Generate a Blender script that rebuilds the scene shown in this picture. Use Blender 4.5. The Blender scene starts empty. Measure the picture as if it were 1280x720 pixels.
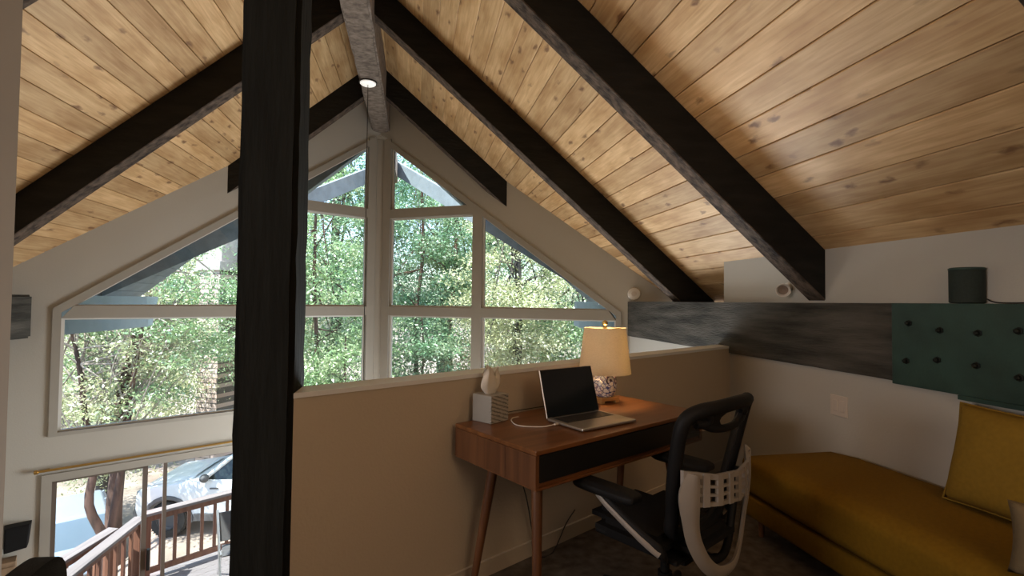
import bpy, bmesh, math, random
import numpy as np
from mathutils import Vector, Matrix, Euler
random.seed(7); RNG = np.random.default_rng(11)
SC = bpy.context.scene; COL = SC.collection
R = math.radians

# ------------------------------------------------------------------ dimensions
XR, ZR, SL = -0.5295, 4.2988, 0.8496        # ridge x, ridge height, roof slope
YA, A = 7.4259, R(30.5974)                  # prow apex, prow angle
CA, SA = math.cos(A), math.sin(A)
HW, HZ = 2.1882, 0.9594                     # half wall
def ceil(x): return ZR - SL * abs(x - XR)
LOW = -2.53                                 # floor of the great room below

# ------------------------------------------------------------------ materials
def nodes_of(name):
    m = bpy.data.materials.new(name); m.use_nodes = True
    nt = m.node_tree; b = nt.nodes['Principled BSDF']
    return m, nt, b
def N(nt, t, **k):
    n = nt.nodes.new(t)
    for a, v in k.items():
        if a in n.inputs: n.inputs[a].default_value = v
        else: setattr(n, a, v)
    return n
def L(nt, a, b): nt.links.new(a, b)
def mat(name, col, rough=0.6, metal=0.0, var=0.0, scale=8.0, bump=0.0, bscale=60.0, stretch=(1, 1, 1), col2=None, spec=0.5, emit=None, estr=0.0):
    m, nt, b = nodes_of(name)
    b.inputs['Roughness'].default_value = rough; b.inputs['Metallic'].default_value = metal
    b.inputs['Specular IOR Level'].default_value = spec
    tc = N(nt, 'ShaderNodeTexCoord'); mp = N(nt, 'ShaderNodeMapping'); mp.inputs['Scale'].default_value = stretch
    L(nt, tc.outputs['Object'], mp.inputs['Vector'])
    nz = N(nt, 'ShaderNodeTexNoise'); nz.inputs['Scale'].default_value = scale; nz.inputs['Detail'].default_value = 6
    L(nt, mp.outputs[0], nz.inputs['Vector'])
    if col2 is None: col2 = tuple(max(0, c * (1 - var)) for c in col)
    cr = N(nt, 'ShaderNodeValToRGB'); cr.color_ramp.elements[0].position = .32; cr.color_ramp.elements[1].position = .68
    cr.color_ramp.elements[0].color = (*col2, 1); cr.color_ramp.elements[1].color = (*col, 1)
    L(nt, nz.outputs['Fac'], cr.inputs[0]); L(nt, cr.outputs[0], b.inputs['Base Color'])
    if bump:
        n2 = N(nt, 'ShaderNodeTexNoise'); n2.inputs['Scale'].default_value = bscale; n2.inputs['Detail'].default_value = 5
        L(nt, mp.outputs[0], n2.inputs['Vector'])
        bp = N(nt, 'ShaderNodeBump'); bp.inputs['Strength'].default_value = bump; bp.inputs['Distance'].default_value = .01
        L(nt, n2.outputs['Fac'], bp.inputs['Height']); L(nt, bp.outputs[0], b.inputs['Normal'])
    if emit: b.inputs['Emission Color'].default_value = (*emit, 1); b.inputs['Emission Strength'].default_value = estr
    return m

def pine_mat():
    # tongue-and-groove pine: local x runs down the slope (0.18 m boards), local y along the ridge
    m, nt, b = nodes_of('pine_boards'); b.inputs['Roughness'].default_value = .55
    tc = N(nt, 'ShaderNodeTexCoord'); sp = N(nt, 'ShaderNodeSeparateXYZ'); L(nt, tc.outputs['Object'], sp.inputs[0])
    dv = N(nt, 'ShaderNodeMath', operation='DIVIDE'); dv.inputs[1].default_value = .18; L(nt, sp.outputs['X'], dv.inputs[0])
    fl = N(nt, 'ShaderNodeMath', operation='FLOOR'); L(nt, dv.outputs[0], fl.inputs[0])
    wn = N(nt, 'ShaderNodeTexWhiteNoise', noise_dimensions='1D'); L(nt, fl.outputs[0], wn.inputs['W'])
    off = N(nt, 'ShaderNodeMath', operation='MULTIPLY'); off.inputs[1].default_value = 37.; L(nt, wn.outputs['Value'], off.inputs[0])
    ya = N(nt, 'ShaderNodeMath', operation='ADD'); L(nt, sp.outputs['Y'], ya.inputs[0]); L(nt, off.outputs[0], ya.inputs[1])
    cb = N(nt, 'ShaderNodeCombineXYZ'); L(nt, sp.outputs['X'], cb.inputs[0]); L(nt, ya.outputs[0], cb.inputs[1]); L(nt, wn.outputs['Value'], cb.inputs[2])
    # grain
    mg = N(nt, 'ShaderNodeMapping'); mg.inputs['Scale'].default_value = (55, 3.2, 1); L(nt, cb.outputs[0], mg.inputs[0])
    g = N(nt, 'ShaderNodeTexNoise', Scale=1.0, Detail=6.0, Distortion=.6); L(nt, mg.outputs[0], g.inputs['Vector'])
    cr = N(nt, 'ShaderNodeValToRGB'); e = cr.color_ramp.elements
    e[0].position = .3; e[0].color = (.56, .34, .155, 1); e[1].position = .7; e[1].color = (.74, .51, .265, 1)
    L(nt, g.outputs['Fac'], cr.inputs[0])
    # board to board tone
    hs = N(nt, 'ShaderNodeHueSaturation'); mr = N(nt, 'ShaderNodeMapRange'); mr.inputs[3].default_value = .80; mr.inputs[4].default_value = 1.10
    L(nt, wn.outputs['Value'], mr.inputs[0]); L(nt, mr.outputs[0], hs.inputs['Value']); L(nt, cr.outputs[0], hs.inputs['Color'])
    # broad blotches
    mb = N(nt, 'ShaderNodeMapping'); mb.inputs['Scale'].default_value = (7, 2.2, 1); L(nt, cb.outputs[0], mb.inputs[0])
    bl = N(nt, 'ShaderNodeTexNoise', Scale=1.0, Detail=3.0); L(nt, mb.outputs[0], bl.inputs['Vector'])
    br = N(nt, 'ShaderNodeValToRGB'); br.color_ramp.elements[0].position = .35; br.color_ramp.elements[0].color = (.74, .66, .56, 1); br.color_ramp.elements[1].position = .6; br.color_ramp.elements[1].color = (1, 1, 1, 1)
    L(nt, bl.outputs['Fac'], br.inputs[0])
    m1 = N(nt, 'ShaderNodeMix', data_type='RGBA', blend_type='MULTIPLY'); m1.inputs[0].default_value = 1
    L(nt, hs.outputs[0], m1.inputs[6]); L(nt, br.outputs[0], m1.inputs[7])
    # knots
    mk = N(nt, 'ShaderNodeMapping'); mk.inputs['Scale'].default_value = (10.5, 4.6, 1); L(nt, cb.outputs[0], mk.inputs[0])
    kd = N(nt, 'ShaderNodeTexNoise', Scale=3.0, Detail=5.0); L(nt, mk.outputs[0], kd.inputs['Vector'])
    kv = N(nt, 'ShaderNodeVectorMath', operation='MULTIPLY_ADD'); kv.inputs[1].default_value = (.6, .6, .0); L(nt, kd.outputs['Color'], kv.inputs[0]); L(nt, mk.outputs[0], kv.inputs[2])
    vo = N(nt, 'ShaderNodeTexVoronoi', Scale=1.0, Randomness=1.0); L(nt, kv.outputs[0], vo.inputs['Vector'])
    vs = N(nt, 'ShaderNodeSeparateColor'); L(nt, vo.outputs['Color'], vs.inputs[0])
    gate = N(nt, 'ShaderNodeMath', operation='GREATER_THAN'); gate.inputs[1].default_value = .42; L(nt, vs.outputs[0], gate.inputs[0])
    kr = N(nt, 'ShaderNodeValToRGB'); ke = kr.color_ramp.elements
    ke[0].position = .0; ke[0].color = (1, 1, 1, 1); ke[1].position = .25; ke[1].color = (0, 0, 0, 1)
    n = ke.new(.10); n.color = (.85, .85, .85, 1); L(nt, vo.outputs['Distance'], kr.inputs[0])
    kf = N(nt, 'ShaderNodeMath', operation='MULTIPLY'); L(nt, kr.outputs[0], kf.inputs[0]); L(nt, gate.outputs[0], kf.inputs[1])
    kf2 = N(nt, 'ShaderNodeMath', operation='MULTIPLY'); kf2.inputs[1].default_value = .92; L(nt, kf.outputs[0], kf2.inputs[0])
    m2 = N(nt, 'ShaderNodeMix', data_type='RGBA'); L(nt, kf2.outputs[0], m2.inputs[0]); L(nt, m1.outputs[2], m2.inputs[6]); m2.inputs[7].default_value = (.15, .06, .022, 1)
    L(nt, m2.outputs[2], b.inputs['Base Color'])
    bp = N(nt, 'ShaderNodeBump', Strength=.15, Distance=.004); L(nt, g.outputs['Fac'], bp.inputs['Height']); L(nt, bp.outputs[0], b.inputs['Normal'])
    return m

def wood_mat(name, c1, c2, axis=0, scale=1.0, rough=.4, bump=.1):
    m, nt, b = nodes_of(name); b.inputs['Roughness'].default_value = rough
    tc = N(nt, 'ShaderNodeTexCoord'); mp = N(nt, 'ShaderNodeMapping')
    s = [28 * scale] * 3; s[axis] = 1.8 * scale; mp.inputs['Scale'].default_value = s
    L(nt, tc.outputs['Object'], mp.inputs[0])
    g = N(nt, 'ShaderNodeTexNoise', Scale=1.0, Detail=7.0, Distortion=.8); L(nt, mp.outputs[0], g.inputs['Vector'])
    cr = N(nt, 'ShaderNodeValToRGB'); e = cr.color_ramp.elements
    e[0].position = .3; e[0].color = (*c1, 1); e[1].position = .7; e[1].color = (*c2, 1)
    L(nt, g.outputs['Fac'], cr.inputs[0]); L(nt, cr.outputs[0], b.inputs['Base Color'])
    bp = N(nt, 'ShaderNodeBump', Strength=bump, Distance=.006); L(nt, g.outputs['Fac'], bp.inputs['Height']); L(nt, bp.outputs[0], b.inputs['Normal'])
    return m

def glass_mat():
    m = bpy.data.materials.new('window_glass'); m.use_nodes = True; nt = m.node_tree
    for n in list(nt.nodes): nt.nodes.remove(n)
    o = N(nt, 'ShaderNodeOutputMaterial'); t = N(nt, 'ShaderNodeBsdfTransparent'); t.inputs[0].default_value = (.93, .97, .975, 1)
    g = N(nt, 'ShaderNodeBsdfGlossy', Roughness=.0); f = N(nt, 'ShaderNodeFresnel', IOR=1.45); mx = N(nt, 'ShaderNodeMixShader')
    L(nt, f.outputs[0], mx.inputs[0]); L(nt, t.outputs[0], mx.inputs[1]); L(nt, g.outputs[0], mx.inputs[2]); L(nt, mx.outputs[0], o.inputs[0])
    return m

def leaf_mat(name, c1, c2, c3):
    m = bpy.data.materials.new(name); m.use_nodes = True; nt = m.node_tree
    for n in list(nt.nodes): nt.nodes.remove(n)
    o = N(nt, 'ShaderNodeOutputMaterial'); tc = N(nt, 'ShaderNodeTexCoord')
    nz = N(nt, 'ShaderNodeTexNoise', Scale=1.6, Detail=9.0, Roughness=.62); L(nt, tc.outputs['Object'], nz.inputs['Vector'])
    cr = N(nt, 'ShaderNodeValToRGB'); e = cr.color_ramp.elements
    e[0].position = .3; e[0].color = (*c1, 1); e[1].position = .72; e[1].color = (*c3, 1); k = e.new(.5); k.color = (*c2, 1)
    L(nt, nz.outputs['Fac'], cr.inputs[0])  # dark end of the ramp paints leaf shadow into the colour
    d = N(nt, 'ShaderNodeBsdfDiffuse'); t = N(nt, 'ShaderNodeBsdfTranslucent'); g = N(nt, 'ShaderNodeBsdfGlossy', Roughness=.35); g.inputs[0].default_value = (.9, .9, .9, 1)
    L(nt, cr.outputs[0], d.inputs[0]); L(nt, cr.outputs[0], t.inputs[0])
    mx = N(nt, 'ShaderNodeMixShader'); mx.inputs[0].default_value = .34; L(nt, d.outputs[0], mx.inputs[1]); L(nt, t.outputs[0], mx.inputs[2])
    m2 = N(nt, 'ShaderNodeMixShader'); m2.inputs[0].default_value = .12; L(nt, mx.outputs[0], m2.inputs[1]); L(nt, g.outputs[0], m2.inputs[2])
    L(nt, m2.outputs[0], o.inputs[0]); return m

def mesh_fabric_mat():
    m, nt, b = nodes_of('mesh_fabric'); b.inputs['Base Color'].default_value = (.012, .012, .013, 1); b.inputs['Roughness'].default_value = .7
    o = nt.nodes['Material Output']; t = N(nt, 'ShaderNodeBsdfTransparent'); mx = N(nt, 'ShaderNodeMixShader'); mx.inputs[0].default_value = .74
    L(nt, t.outputs[0], mx.inputs[1]); L(nt, b.outputs[0], mx.inputs[2]); L(nt, mx.outputs[0], o.inputs[0]); return m

def shade_mat():
    m = bpy.data.materials.new('linen_shade'); m.use_nodes = True; nt = m.node_tree
    for n in list(nt.nodes): nt.nodes.remove(n)
    o = N(nt, 'ShaderNodeOutputMaterial'); tc = N(nt, 'ShaderNodeTexCoord')
    mp = N(nt, 'ShaderNodeMapping'); mp.inputs['Scale'].default_value = (90, 90, 420); L(nt, tc.outputs['Object'], mp.inputs[0])
    nz = N(nt, 'ShaderNodeTexNoise', Scale=1.0, Detail=3.0); L(nt, mp.outputs[0], nz.inputs['Vector'])
    cr = N(nt, 'ShaderNodeValToRGB'); e = cr.color_ramp.elements; e[0].position = .35; e[0].color = (.72, .66, .54, 1); e[1].position = .6; e[1].color = (.80, .74, .62, 1)
    L(nt, nz.outputs['Fac'], cr.inputs[0])
    d = N(nt, 'ShaderNodeBsdfDiffuse'); t = N(nt, 'ShaderNodeBsdfTranslucent'); L(nt, cr.outputs[0], d.inputs[0]); L(nt, cr.outputs[0], t.inputs[0])
    mx = N(nt, 'ShaderNodeMixShader'); mx.inputs[0].default_value = .5; L(nt, d.outputs[0], mx.inputs[1]); L(nt, t.outputs[0], mx.inputs[2]); L(nt, mx.outputs[0], o.inputs[0])
    return m

def brick_mat():
    m, nt, b = nodes_of('brick'); b.inputs['Roughness'].default_value = .9
    tc = N(nt, 'ShaderNodeTexCoord'); mp = N(nt, 'ShaderNodeMapping'); mp.inputs['Rotation'].default_value = (R(90), 0, 0); L(nt, tc.outputs['Object'], mp.inputs[0])
    br = N(nt, 'ShaderNodeTexBrick', Scale=1.0); br.inputs['Brick Width'].default_value = .42; br.inputs['Row Height'].default_value = .16; br.inputs['Mortar Size'].default_value = .018
    br.inputs['Color1'].default_value = (.50, .36, .31, 1); br.inputs['Color2'].default_value = (.62, .50, .45, 1); br.inputs['Mortar'].default_value = (.14, .12, .11, 1)
    L(nt, mp.outputs[0], br.inputs['Vector']); L(nt, br.outputs['Color'], b.inputs['Base Color']); return m

def tissue_pattern_mat():
    m, nt, b = nodes_of('tissue_box_print'); b.inputs['Roughness'].default_value = .6
    tc = N(nt, 'ShaderNodeTexCoord')
    outs = []
    for rot in (38, -52):
        mp = N(nt, 'ShaderNodeMapping'); mp.inputs['Rotation'].default_value = (R(rot), R(rot), 0); L(nt, tc.outputs['Object'], mp.inputs[0])
        w = N(nt, 'ShaderNodeTexWave', wave_type='BANDS', bands_direction='DIAGONAL', Scale=75.0, Distortion=3.5, Detail=2.0); w.inputs['Detail Scale'].default_value = 3.0
        L(nt, mp.outputs[0], w.inputs['Vector']); outs.append(w)
    mn = N(nt, 'ShaderNodeMath', operation='MINIMUM'); L(nt, outs[0].outputs['Fac'], mn.inputs[0]); L(nt, outs[1].outputs['Fac'], mn.inputs[1])
    cr = N(nt, 'ShaderNodeValToRGB'); e = cr.color_ramp.elements; e[0].position = .1; e[0].color = (.10, .10, .09, 1); e[1].position = .3; e[1].color = (.52, .50, .46, 1)
    L(nt, mn.outputs[0], cr.inputs[0]); L(nt, cr.outputs[0], b.inputs['Base Color']); return m

def owl_mat():
    m, nt, b = nodes_of('painted_porcelain'); b.inputs['Roughness'].default_value = .18
    tc = N(nt, 'ShaderNodeTexCoord'); mp = N(nt, 'ShaderNodeMapping'); L(nt, tc.outputs['Object'], mp.inputs[0])
    vo = N(nt, 'ShaderNodeTexVoronoi', Scale=46.0, feature='DISTANCE_TO_EDGE'); L(nt, mp.outputs[0], vo.inputs['Vector'])
    cr = N(nt, 'ShaderNodeValToRGB'); e = cr.color_ramp.elements; e[0].position = .03; e[0].color = (.05, .07, .25, 1); e[1].position = .09; e[1].color = (.80, .78, .74, 1)
    L(nt, vo.outputs['Distance'], cr.inputs[0])
    v2 = N(nt, 'ShaderNodeTexNoise', Scale=30.0, Detail=3.0); L(nt, mp.outputs[0], v2.inputs['Vector'])
    c2 = N(nt, 'ShaderNodeValToRGB'); c2.color_ramp.elements[0].position = .64; c2.color_ramp.elements[0].color = (0, 0, 0, 1); c2.color_ramp.elements[1].position = .68; c2.color_ramp.elements[1].color = (1, 1, 1, 1); L(nt, v2.outputs['Fac'], c2.inputs[0])
    mx = N(nt, 'ShaderNodeMix', data_type='RGBA'); L(nt, c2.outputs[0], mx.inputs[0]); L(nt, cr.outputs[0], mx.inputs[6]); mx.inputs[7].default_value = (.30, .24, .33, 1)
    L(nt, mx.outputs[2], b.inputs['Base Color']); return m

M = {}
M['pine'] = pine_mat()
M['wall'] = mat('painted_wall', (.475, .455, .41), .85, var=.03, scale=2.0, bump=.12, bscale=90)
M['wall_tan'] = mat('tan_wall', (.50, .42, .32), .85, var=.03, scale=2.0, bump=.12, bscale=90)
M['frame'] = mat('window_frame_paint', (.37, .35, .31), .5, var=.03)
M['pane_edge'] = mat('white_glazing_bead', (.72, .72, .70), .4, var=.02)
M['beam'] = mat('dark_stained_timber', (.016, .015, .013), .75, var=.5, scale=14, bump=.7, bscale=40, stretch=(.25, 1, 1), spec=.25)
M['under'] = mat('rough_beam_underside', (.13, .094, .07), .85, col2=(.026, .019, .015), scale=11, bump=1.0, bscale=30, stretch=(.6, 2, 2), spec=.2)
M['post'] = mat('dark_stained_post', (.014, .0145, .0125), .85, var=.4, scale=14, bump=.5, bscale=40, stretch=(1, 1, .15), spec=.12)
M['ridge'] = mat('rough_sawn_ridge_timber', (.27, .222, .185), .9, col2=(.12, .095, .078), scale=16, bump=1.0, bscale=38, stretch=(1, 1.6, 1), spec=.15)
M['wallbeam'] = mat('weathered_dark_timber', (.105, .098, .085), .8, col2=(.026, .026, .022), scale=6, bump=.8, bscale=45, stretch=(2.5, .3, 2.5), spec=.25)
M['plate'] = mat('green_painted_steel', (.032, .072, .060), .45, var=.4, scale=5, bump=.15, bscale=120, spec=.4)
M['bolt'] = mat('bolt_steel', (.015, .018, .016), .5, metal=.6)
M['carpet'] = mat('brown_carpet', (.17, .135, .10), .98, col2=(.085, .065, .048), scale=16, bump=1.0, bscale=350, spec=.1)
M['lowfloor'] = wood_mat('lower_floor_boards', (.25, .15, .08), (.36, .23, .13), 1)
M['glass'] = glass_mat()
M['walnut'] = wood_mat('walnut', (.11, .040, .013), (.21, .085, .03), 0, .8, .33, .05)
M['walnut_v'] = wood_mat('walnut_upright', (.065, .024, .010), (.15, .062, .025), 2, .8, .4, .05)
M['black'] = mat('black_lacquer', (.008, .008, .009), .45, var=.2)
M['plastic'] = mat('black_plastic', (.009, .009, .010), .6, var=.2, spec=.2)
M['fabric_black'] = mat('black_fabric', (.013, .013, .014), .9, var=.3, scale=120, bump=.3, bscale=400, spec=.2)
M['mesh'] = mesh_fabric_mat()
M['grey_plastic'] = mat('grey_plastic', (.29, .26, .235), .45, var=.05)
M['silver'] = mat('laptop_aluminium', (.55, .53, .50), .35, metal=.85, var=.03)
M['screen'] = mat('dark_laptop_screen', (.006, .006, .007), .12, var=.1)
M['keys'] = mat('black_keys', (.02, .02, .022), .5, var=.1)
M['tissuebox'] = tissue_pattern_mat()
M['tissue'] = mat('tissue_paper', (.75, .72, .66), .9, var=.05)
M['owl'] = owl_mat()
M['owl_dark'] = mat('owl_outline_glaze', (.06, .035, .05), .25, var=.1)
M['owl_white'] = mat('owl_white_glaze', (.82, .80, .76), .2, var=.03)
M['shade'] = shade_mat()
M['brass'] = mat('brass', (.60, .40, .13), .3, metal=.9, var=.1)
M['oak'] = wood_mat('light_lamp_wood', (.40, .21, .07), (.52, .30, .11), 0, 1.5, .4)
M['sofa'] = mat('mustard_fabric', (.21, .115, .008), .9, var=.14, scale=60, bump=.25, bscale=420, spec=.2)
M['pillow'] = mat('mustard_pillow_fabric', (.26, .155, .020), .9, var=.12, scale=60, bump=.25, bscale=420, spec=.2)
M['beige'] = mat('beige_fabric', (.20, .15, .085), .9, var=.1, scale=60, bump=.3, bscale=420, spec=.2)
M['white_plastic'] = mat('white_plastic', (.70, .66, .60), .4, var=.02)
M['outlet'] = mat('ivory_outlet', (.60, .53, .46), .4, var=.02)
M['cyl'] = mat('dark_green_cloth', (.016, .028, .023), .8, var=.3, scale=90, bump=.3, bscale=300)
M['bulb'] = mat('lit_bulb', (1, .8, .5), .5, emit=(1, .62, .28), estr=6.0)
M['ceil_light'] = mat('frosted_lens', (.9, .9, .86), .3, emit=(1, .97, .9), estr=.6)
M['cord'] = mat('dark_cord', (.02, .018, .016), .6)
M['whitecord'] = mat('white_cord', (.62, .58, .52), .5)
M['ext'] = mat('blue_grey_stain', (.22, .265, .30), .8, var=.25, scale=6, bump=.3, bscale=30)
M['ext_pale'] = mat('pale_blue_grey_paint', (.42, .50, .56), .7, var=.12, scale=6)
M['deck'] = wood_mat('grey_deck_boards', (.15, .135, .14), (.22, .20, .205), 0, .6, .8)
M['redwood'] = wood_mat('redwood_rail', (.15, .06, .04), (.25, .11, .065), 2, .6, .7)
M['railcap'] = wood_mat('weathered_rail_cap', (.17, .145, .145), (.24, .205, .20), 0, .6, .8)
M['dirt'] = mat('dry_ground', (.36, .29, .24), .95, col2=(.17, .14, .11), scale=.9, bump=.6, bscale=14)
M['bark'] = mat('reddish_bark', (.13, .072, .055), .95, col2=(.035, .022, .018), scale=7, bump=1.0, bscale=16, stretch=(1, 1, .25))
M['bark_dark'] = mat('grey_bark', (.11, .095, .085), .95, col2=(.045, .04, .036), scale=7, bump=1.0, bscale=16, stretch=(1, 1, .25))
M['bark_pale'] = mat('pale_bark', (.42, .36, .31), .9, col2=(.22, .18, .15), scale=7)  # paler bark tone, for the twigs of the left trees
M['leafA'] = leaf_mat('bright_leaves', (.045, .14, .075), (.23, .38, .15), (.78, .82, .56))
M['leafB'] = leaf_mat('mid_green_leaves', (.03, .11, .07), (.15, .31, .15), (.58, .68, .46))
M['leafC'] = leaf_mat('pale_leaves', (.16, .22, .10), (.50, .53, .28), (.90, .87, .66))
M['brick'] = brick_mat()
M['cap'] = mat('mortar_cap', (.42, .38, .36), .9, var=.2)
M['carwhite'] = mat('white_car_paint', (.72, .74, .76), .22, var=.02)
M['carsilver'] = mat('silver_car_paint', (.30, .36, .45), .25, metal=.2, var=.03)
M['carglass'] = mat('car_glass', (.02, .03, .03), .05, var=.1)
M['tyre'] = mat('tyre_rubber', (.02, .02, .02), .85, var=.2)
M['rim'] = mat('alloy_rim', (.55, .55, .56), .3, metal=.8)
M['cargrey'] = mat('grey_car_trim', (.09, .09, .095), .6, var=.1)
M['lamp_lens'] = mat('headlight_lens', (.35, .36, .36), .1)
M['rock'] = mat('pale_wood_patch', (.35, .24, .15), .9, var=.4, scale=12, bump=.4)

# ------------------------------------------------------------------ mesh helpers
class MB:
    def __init__(s): s.bm = bmesh.new(); s.smooth = False
    def _add(s, bm2, mx=None, bevel=0, seg=2):
        if bevel: bmesh.ops.bevel(bm2, geom=list(bm2.edges), offset=bevel, segments=seg, profile=.5, affect='EDGES', clamp_overlap=True)
        if mx is not None: bmesh.ops.transform(bm2, matrix=mx, verts=bm2.verts)
        me = bpy.data.meshes.new('t'); bm2.to_mesh(me); bm2.free(); s.bm.from_mesh(me); bpy.data.meshes.remove(me); return s
    def box(s, lo, hi, bevel=0, mx=None, seg=2):
        b = bmesh.new(); bmesh.ops.create_cube(b, size=1)
        for v in b.verts: v.co = Vector([(lo[i] + hi[i]) / 2 + v.co[i] * (hi[i] - lo[i]) for i in range(3)])
        return s._add(b, mx, bevel, seg)
    def prism(s, bottom, top, bevel=0, mx=None, seg=2):
        b = bmesh.new(); n = len(bottom)
        lo = [b.verts.new(p) for p in bottom]; hi = [b.verts.new(p) for p in top]
        b.faces.new(lo[::-1]); b.faces.new(hi)
        for i in range(n): b.faces.new((lo[i], lo[(i + 1) % n], hi[(i + 1) % n], hi[i]))
        bmesh.ops.recalc_face_normals(b, faces=b.faces)
        return s._add(b, mx, bevel, seg)
    def tube(s, pts, rad, n=10, mx=None, flat=None, closed=False):
        pts = [Vector(p) for p in pts]; m = len(pts)
        if not isinstance(rad, (list, tuple)): rad = [rad] * m
        b = bmesh.new(); rings = []; up = None
        for i, p in enumerate(pts):
            if closed: t = pts[(i + 1) % m] - pts[i - 1]
            else: t = pts[min(i + 1, m - 1)] - pts[max(i - 1, 0)]
            t.normalize()
            if up is None:
                up = Vector((0, 0, 1)) if abs(t.z) < .9 else Vector((1, 0, 0))
                if flat: up = Vector(flat[2])
            u = (up - t * up.dot(t)); u.normalize(); w = t.cross(u)
            if not flat: up = u
            a, c = (rad[i], rad[i]) if not flat else (flat[0], flat[1])
            rings.append([b.verts.new(p + u * math.cos(2 * math.pi * k / n) * a + w * math.sin(2 * math.pi * k / n) * c) for k in range(n)])
        rng = range(m) if closed else range(m - 1)
        for i in rng:
            r0, r1 = rings[i], rings[(i + 1) % m]
            for k in range(n): b.faces.new((r0[k], r0[(k + 1) % n], r1[(k + 1) % n], r1[k]))
        if not closed: b.faces.new(rings[0][::-1]); b.faces.new(rings[-1])
        bmesh.ops.recalc_face_normals(b, faces=b.faces); s.smooth = True
        return s._add(b, mx)
    def lathe(s, prof, n=32, mx=None, cap=True):
        b = bmesh.new(); rings = []
        for r, z in prof: rings.append([b.verts.new((r * math.cos(2 * math.pi * k / n), r * math.sin(2 * math.pi * k / n), z)) for k in range(n)])
        for i in range(len(prof) - 1):
            for k in range(n): b.faces.new((rings[i][k], rings[i][(k + 1) % n], rings[i + 1][(k + 1) % n], rings[i + 1][k]))
        if cap: b.faces.new(rings[0][::-1]); b.faces.new(rings[-1])
        bmesh.ops.recalc_face_normals(b, faces=b.faces); s.smooth = True
        return s._add(b, mx)
    def ball(s, c, r, mx=None, u=20, v=14):
        b = bmesh.new(); bmesh.ops.create_uvsphere(b, u_segments=u, v_segments=v, radius=1)
        for q in b.verts: q.co = Vector((c[0] + q.co.x * r[0], c[1] + q.co.y * r[1], c[2] + q.co.z * r[2]))
        s.smooth = True; return s._add(b, mx)
    def grid(s, fn, nu, nv, closed_u=False, thick=0):
        b = bmesh.new(); V = [[b.verts.new(fn(i / (nu if closed_u else nu - 1), j / (nv - 1))) for j in range(nv)] for i in range(nu)]
        for i in range(nu if closed_u else nu - 1):
            for j in range(nv - 1): b.faces.new((V[i][j], V[(i + 1) % nu][j], V[(i + 1) % nu][j + 1], V[i][j + 1]))
        bmesh.ops.recalc_face_normals(b, faces=b.faces)
        if thick: bmesh.ops.solidify(b, geom=b.faces[:], thickness=thick)
        s.smooth = True; return s._add(b)
    def build(s, name, m, parent=None, smooth=None, angle=40):
        me = bpy.data.meshes.new(name); s.bm.to_mesh(me); s.bm.free()
        me.materials.append(m)
        sm = s.smooth if smooth is None else smooth
        me.polygons.foreach_set('use_smooth', [sm] * len(me.polygons))
        if sm: me.set_sharp_from_angle(angle=R(angle))
        o = bpy.data.objects.new(name, me); COL.objects.link(o)
        if parent: o.parent = parent
        return o
def thing(name, label, cat, loc=(0, 0, 0), rz=0, group=None):
    o = bpy.data.objects.new(name, None); COL.objects.link(o); o.location = loc; o.rotation_euler = (0, 0, rz); o.empty_display_size = .1
    return tag(o, label, cat, group)
def tag(o, label, cat, group=None):
    o['label'] = label; o['category'] = cat
    if group: o['group'] = group
    return o
def struct(o): o['kind'] = 'structure'; return o
def dup(root, loc, rz=None, label=None, group=None):
    r = root.copy(); COL.objects.link(r); r.location = loc
    if rz is not None: r.rotation_euler = (0, 0, rz)
    if label: r['label'] = label
    if group: r['group'] = group
    for ch in list(root.children):
        c = ch.copy(); COL.objects.link(c); c.parent = r
        for g in ch.children:
            d = g.copy(); COL.objects.link(d); d.parent = c
    return r
def smoothpath(pts, n=8):
    pts = [Vector(p) for p in pts]; out = []
    for i in range(len(pts) - 1):
        p0, p1, p2, p3 = pts[max(i - 1, 0)], pts[i], pts[i + 1], pts[min(i + 2, len(pts) - 1)]
        for k in range(n):
            t = k / n
            out.append(.5 * ((2 * p1) + (p2 - p0) * t + (2 * p0 - 5 * p1 + 4 * p2 - p3) * t * t + (3 * p1 - p0 - 3 * p2 + p3) * t ** 3))
    return out + [pts[-1]]

# local frame of the left gable plane / half wall : X along (CA,SA), Y outward
def LG(u, z, w=0): return Vector((XR - u * CA - w * SA, YA - u * SA + w * CA, z))   # left gable, w = outward
def RG(u, z, w=0): return Vector((XR + u * CA + w * SA, YA - u * SA + w * CA, z))   # right gable
def HWP(q, o, z=0): return Vector((q * CA + o * SA, HW + q * SA - o * CA, z))       # half wall frame, o = toward the room

# ------------------------------------------------------------------ the shell
GT = .16                                                            # gable wall thickness
UO, UI, UM0, UM1, UC = 3.44, 3.375, 1.474, 1.612, .185              # window outer, pane edge, mullion, centre
ZS, ZP = 3.70, 3.61                                                 # intercepts of frame outer / pane slope
TB0, TB1, TU0, TU1, WB0, WB1 = 1.085, 1.21, 2.465, 2.59, -.07, -.033
K = SL * CA
def slab(mb, F, poly, w0=0, w1=GT, bevel=0):
    mb.prism([F(u, z, w0) for u, z in poly], [F(u, z, w1) for u, z in poly], bevel)
def gable(F, name, door):
    mb = MB(); UE = 4.02
    c = lambda u: ZR + .04 - K * u
    f = lambda u: ZS - K * u
    slab(mb, F, [(0, f(0)), (UO, f(UO)), (UO, c(UO)), (0, c(0))])                     # band under the roof
    slab(mb, F, [(UO, WB0), (UE, WB0), (UE, c(UE)), (UO, c(UO))])                     # beside the window
    DU0, DU1, DZ = door
    slab(mb, F, [(0, DZ), (UE, DZ), (UE, WB0), (0, WB0)])                             # below the window
    slab(mb, F, [(DU1, LOW), (UE, LOW), (UE, DZ), (DU1, DZ)])
    slab(mb, F, [(0, LOW), (DU0, LOW), (DU0, DZ), (0, DZ)])
    return struct(mb.build(name, M['wall']))
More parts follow.
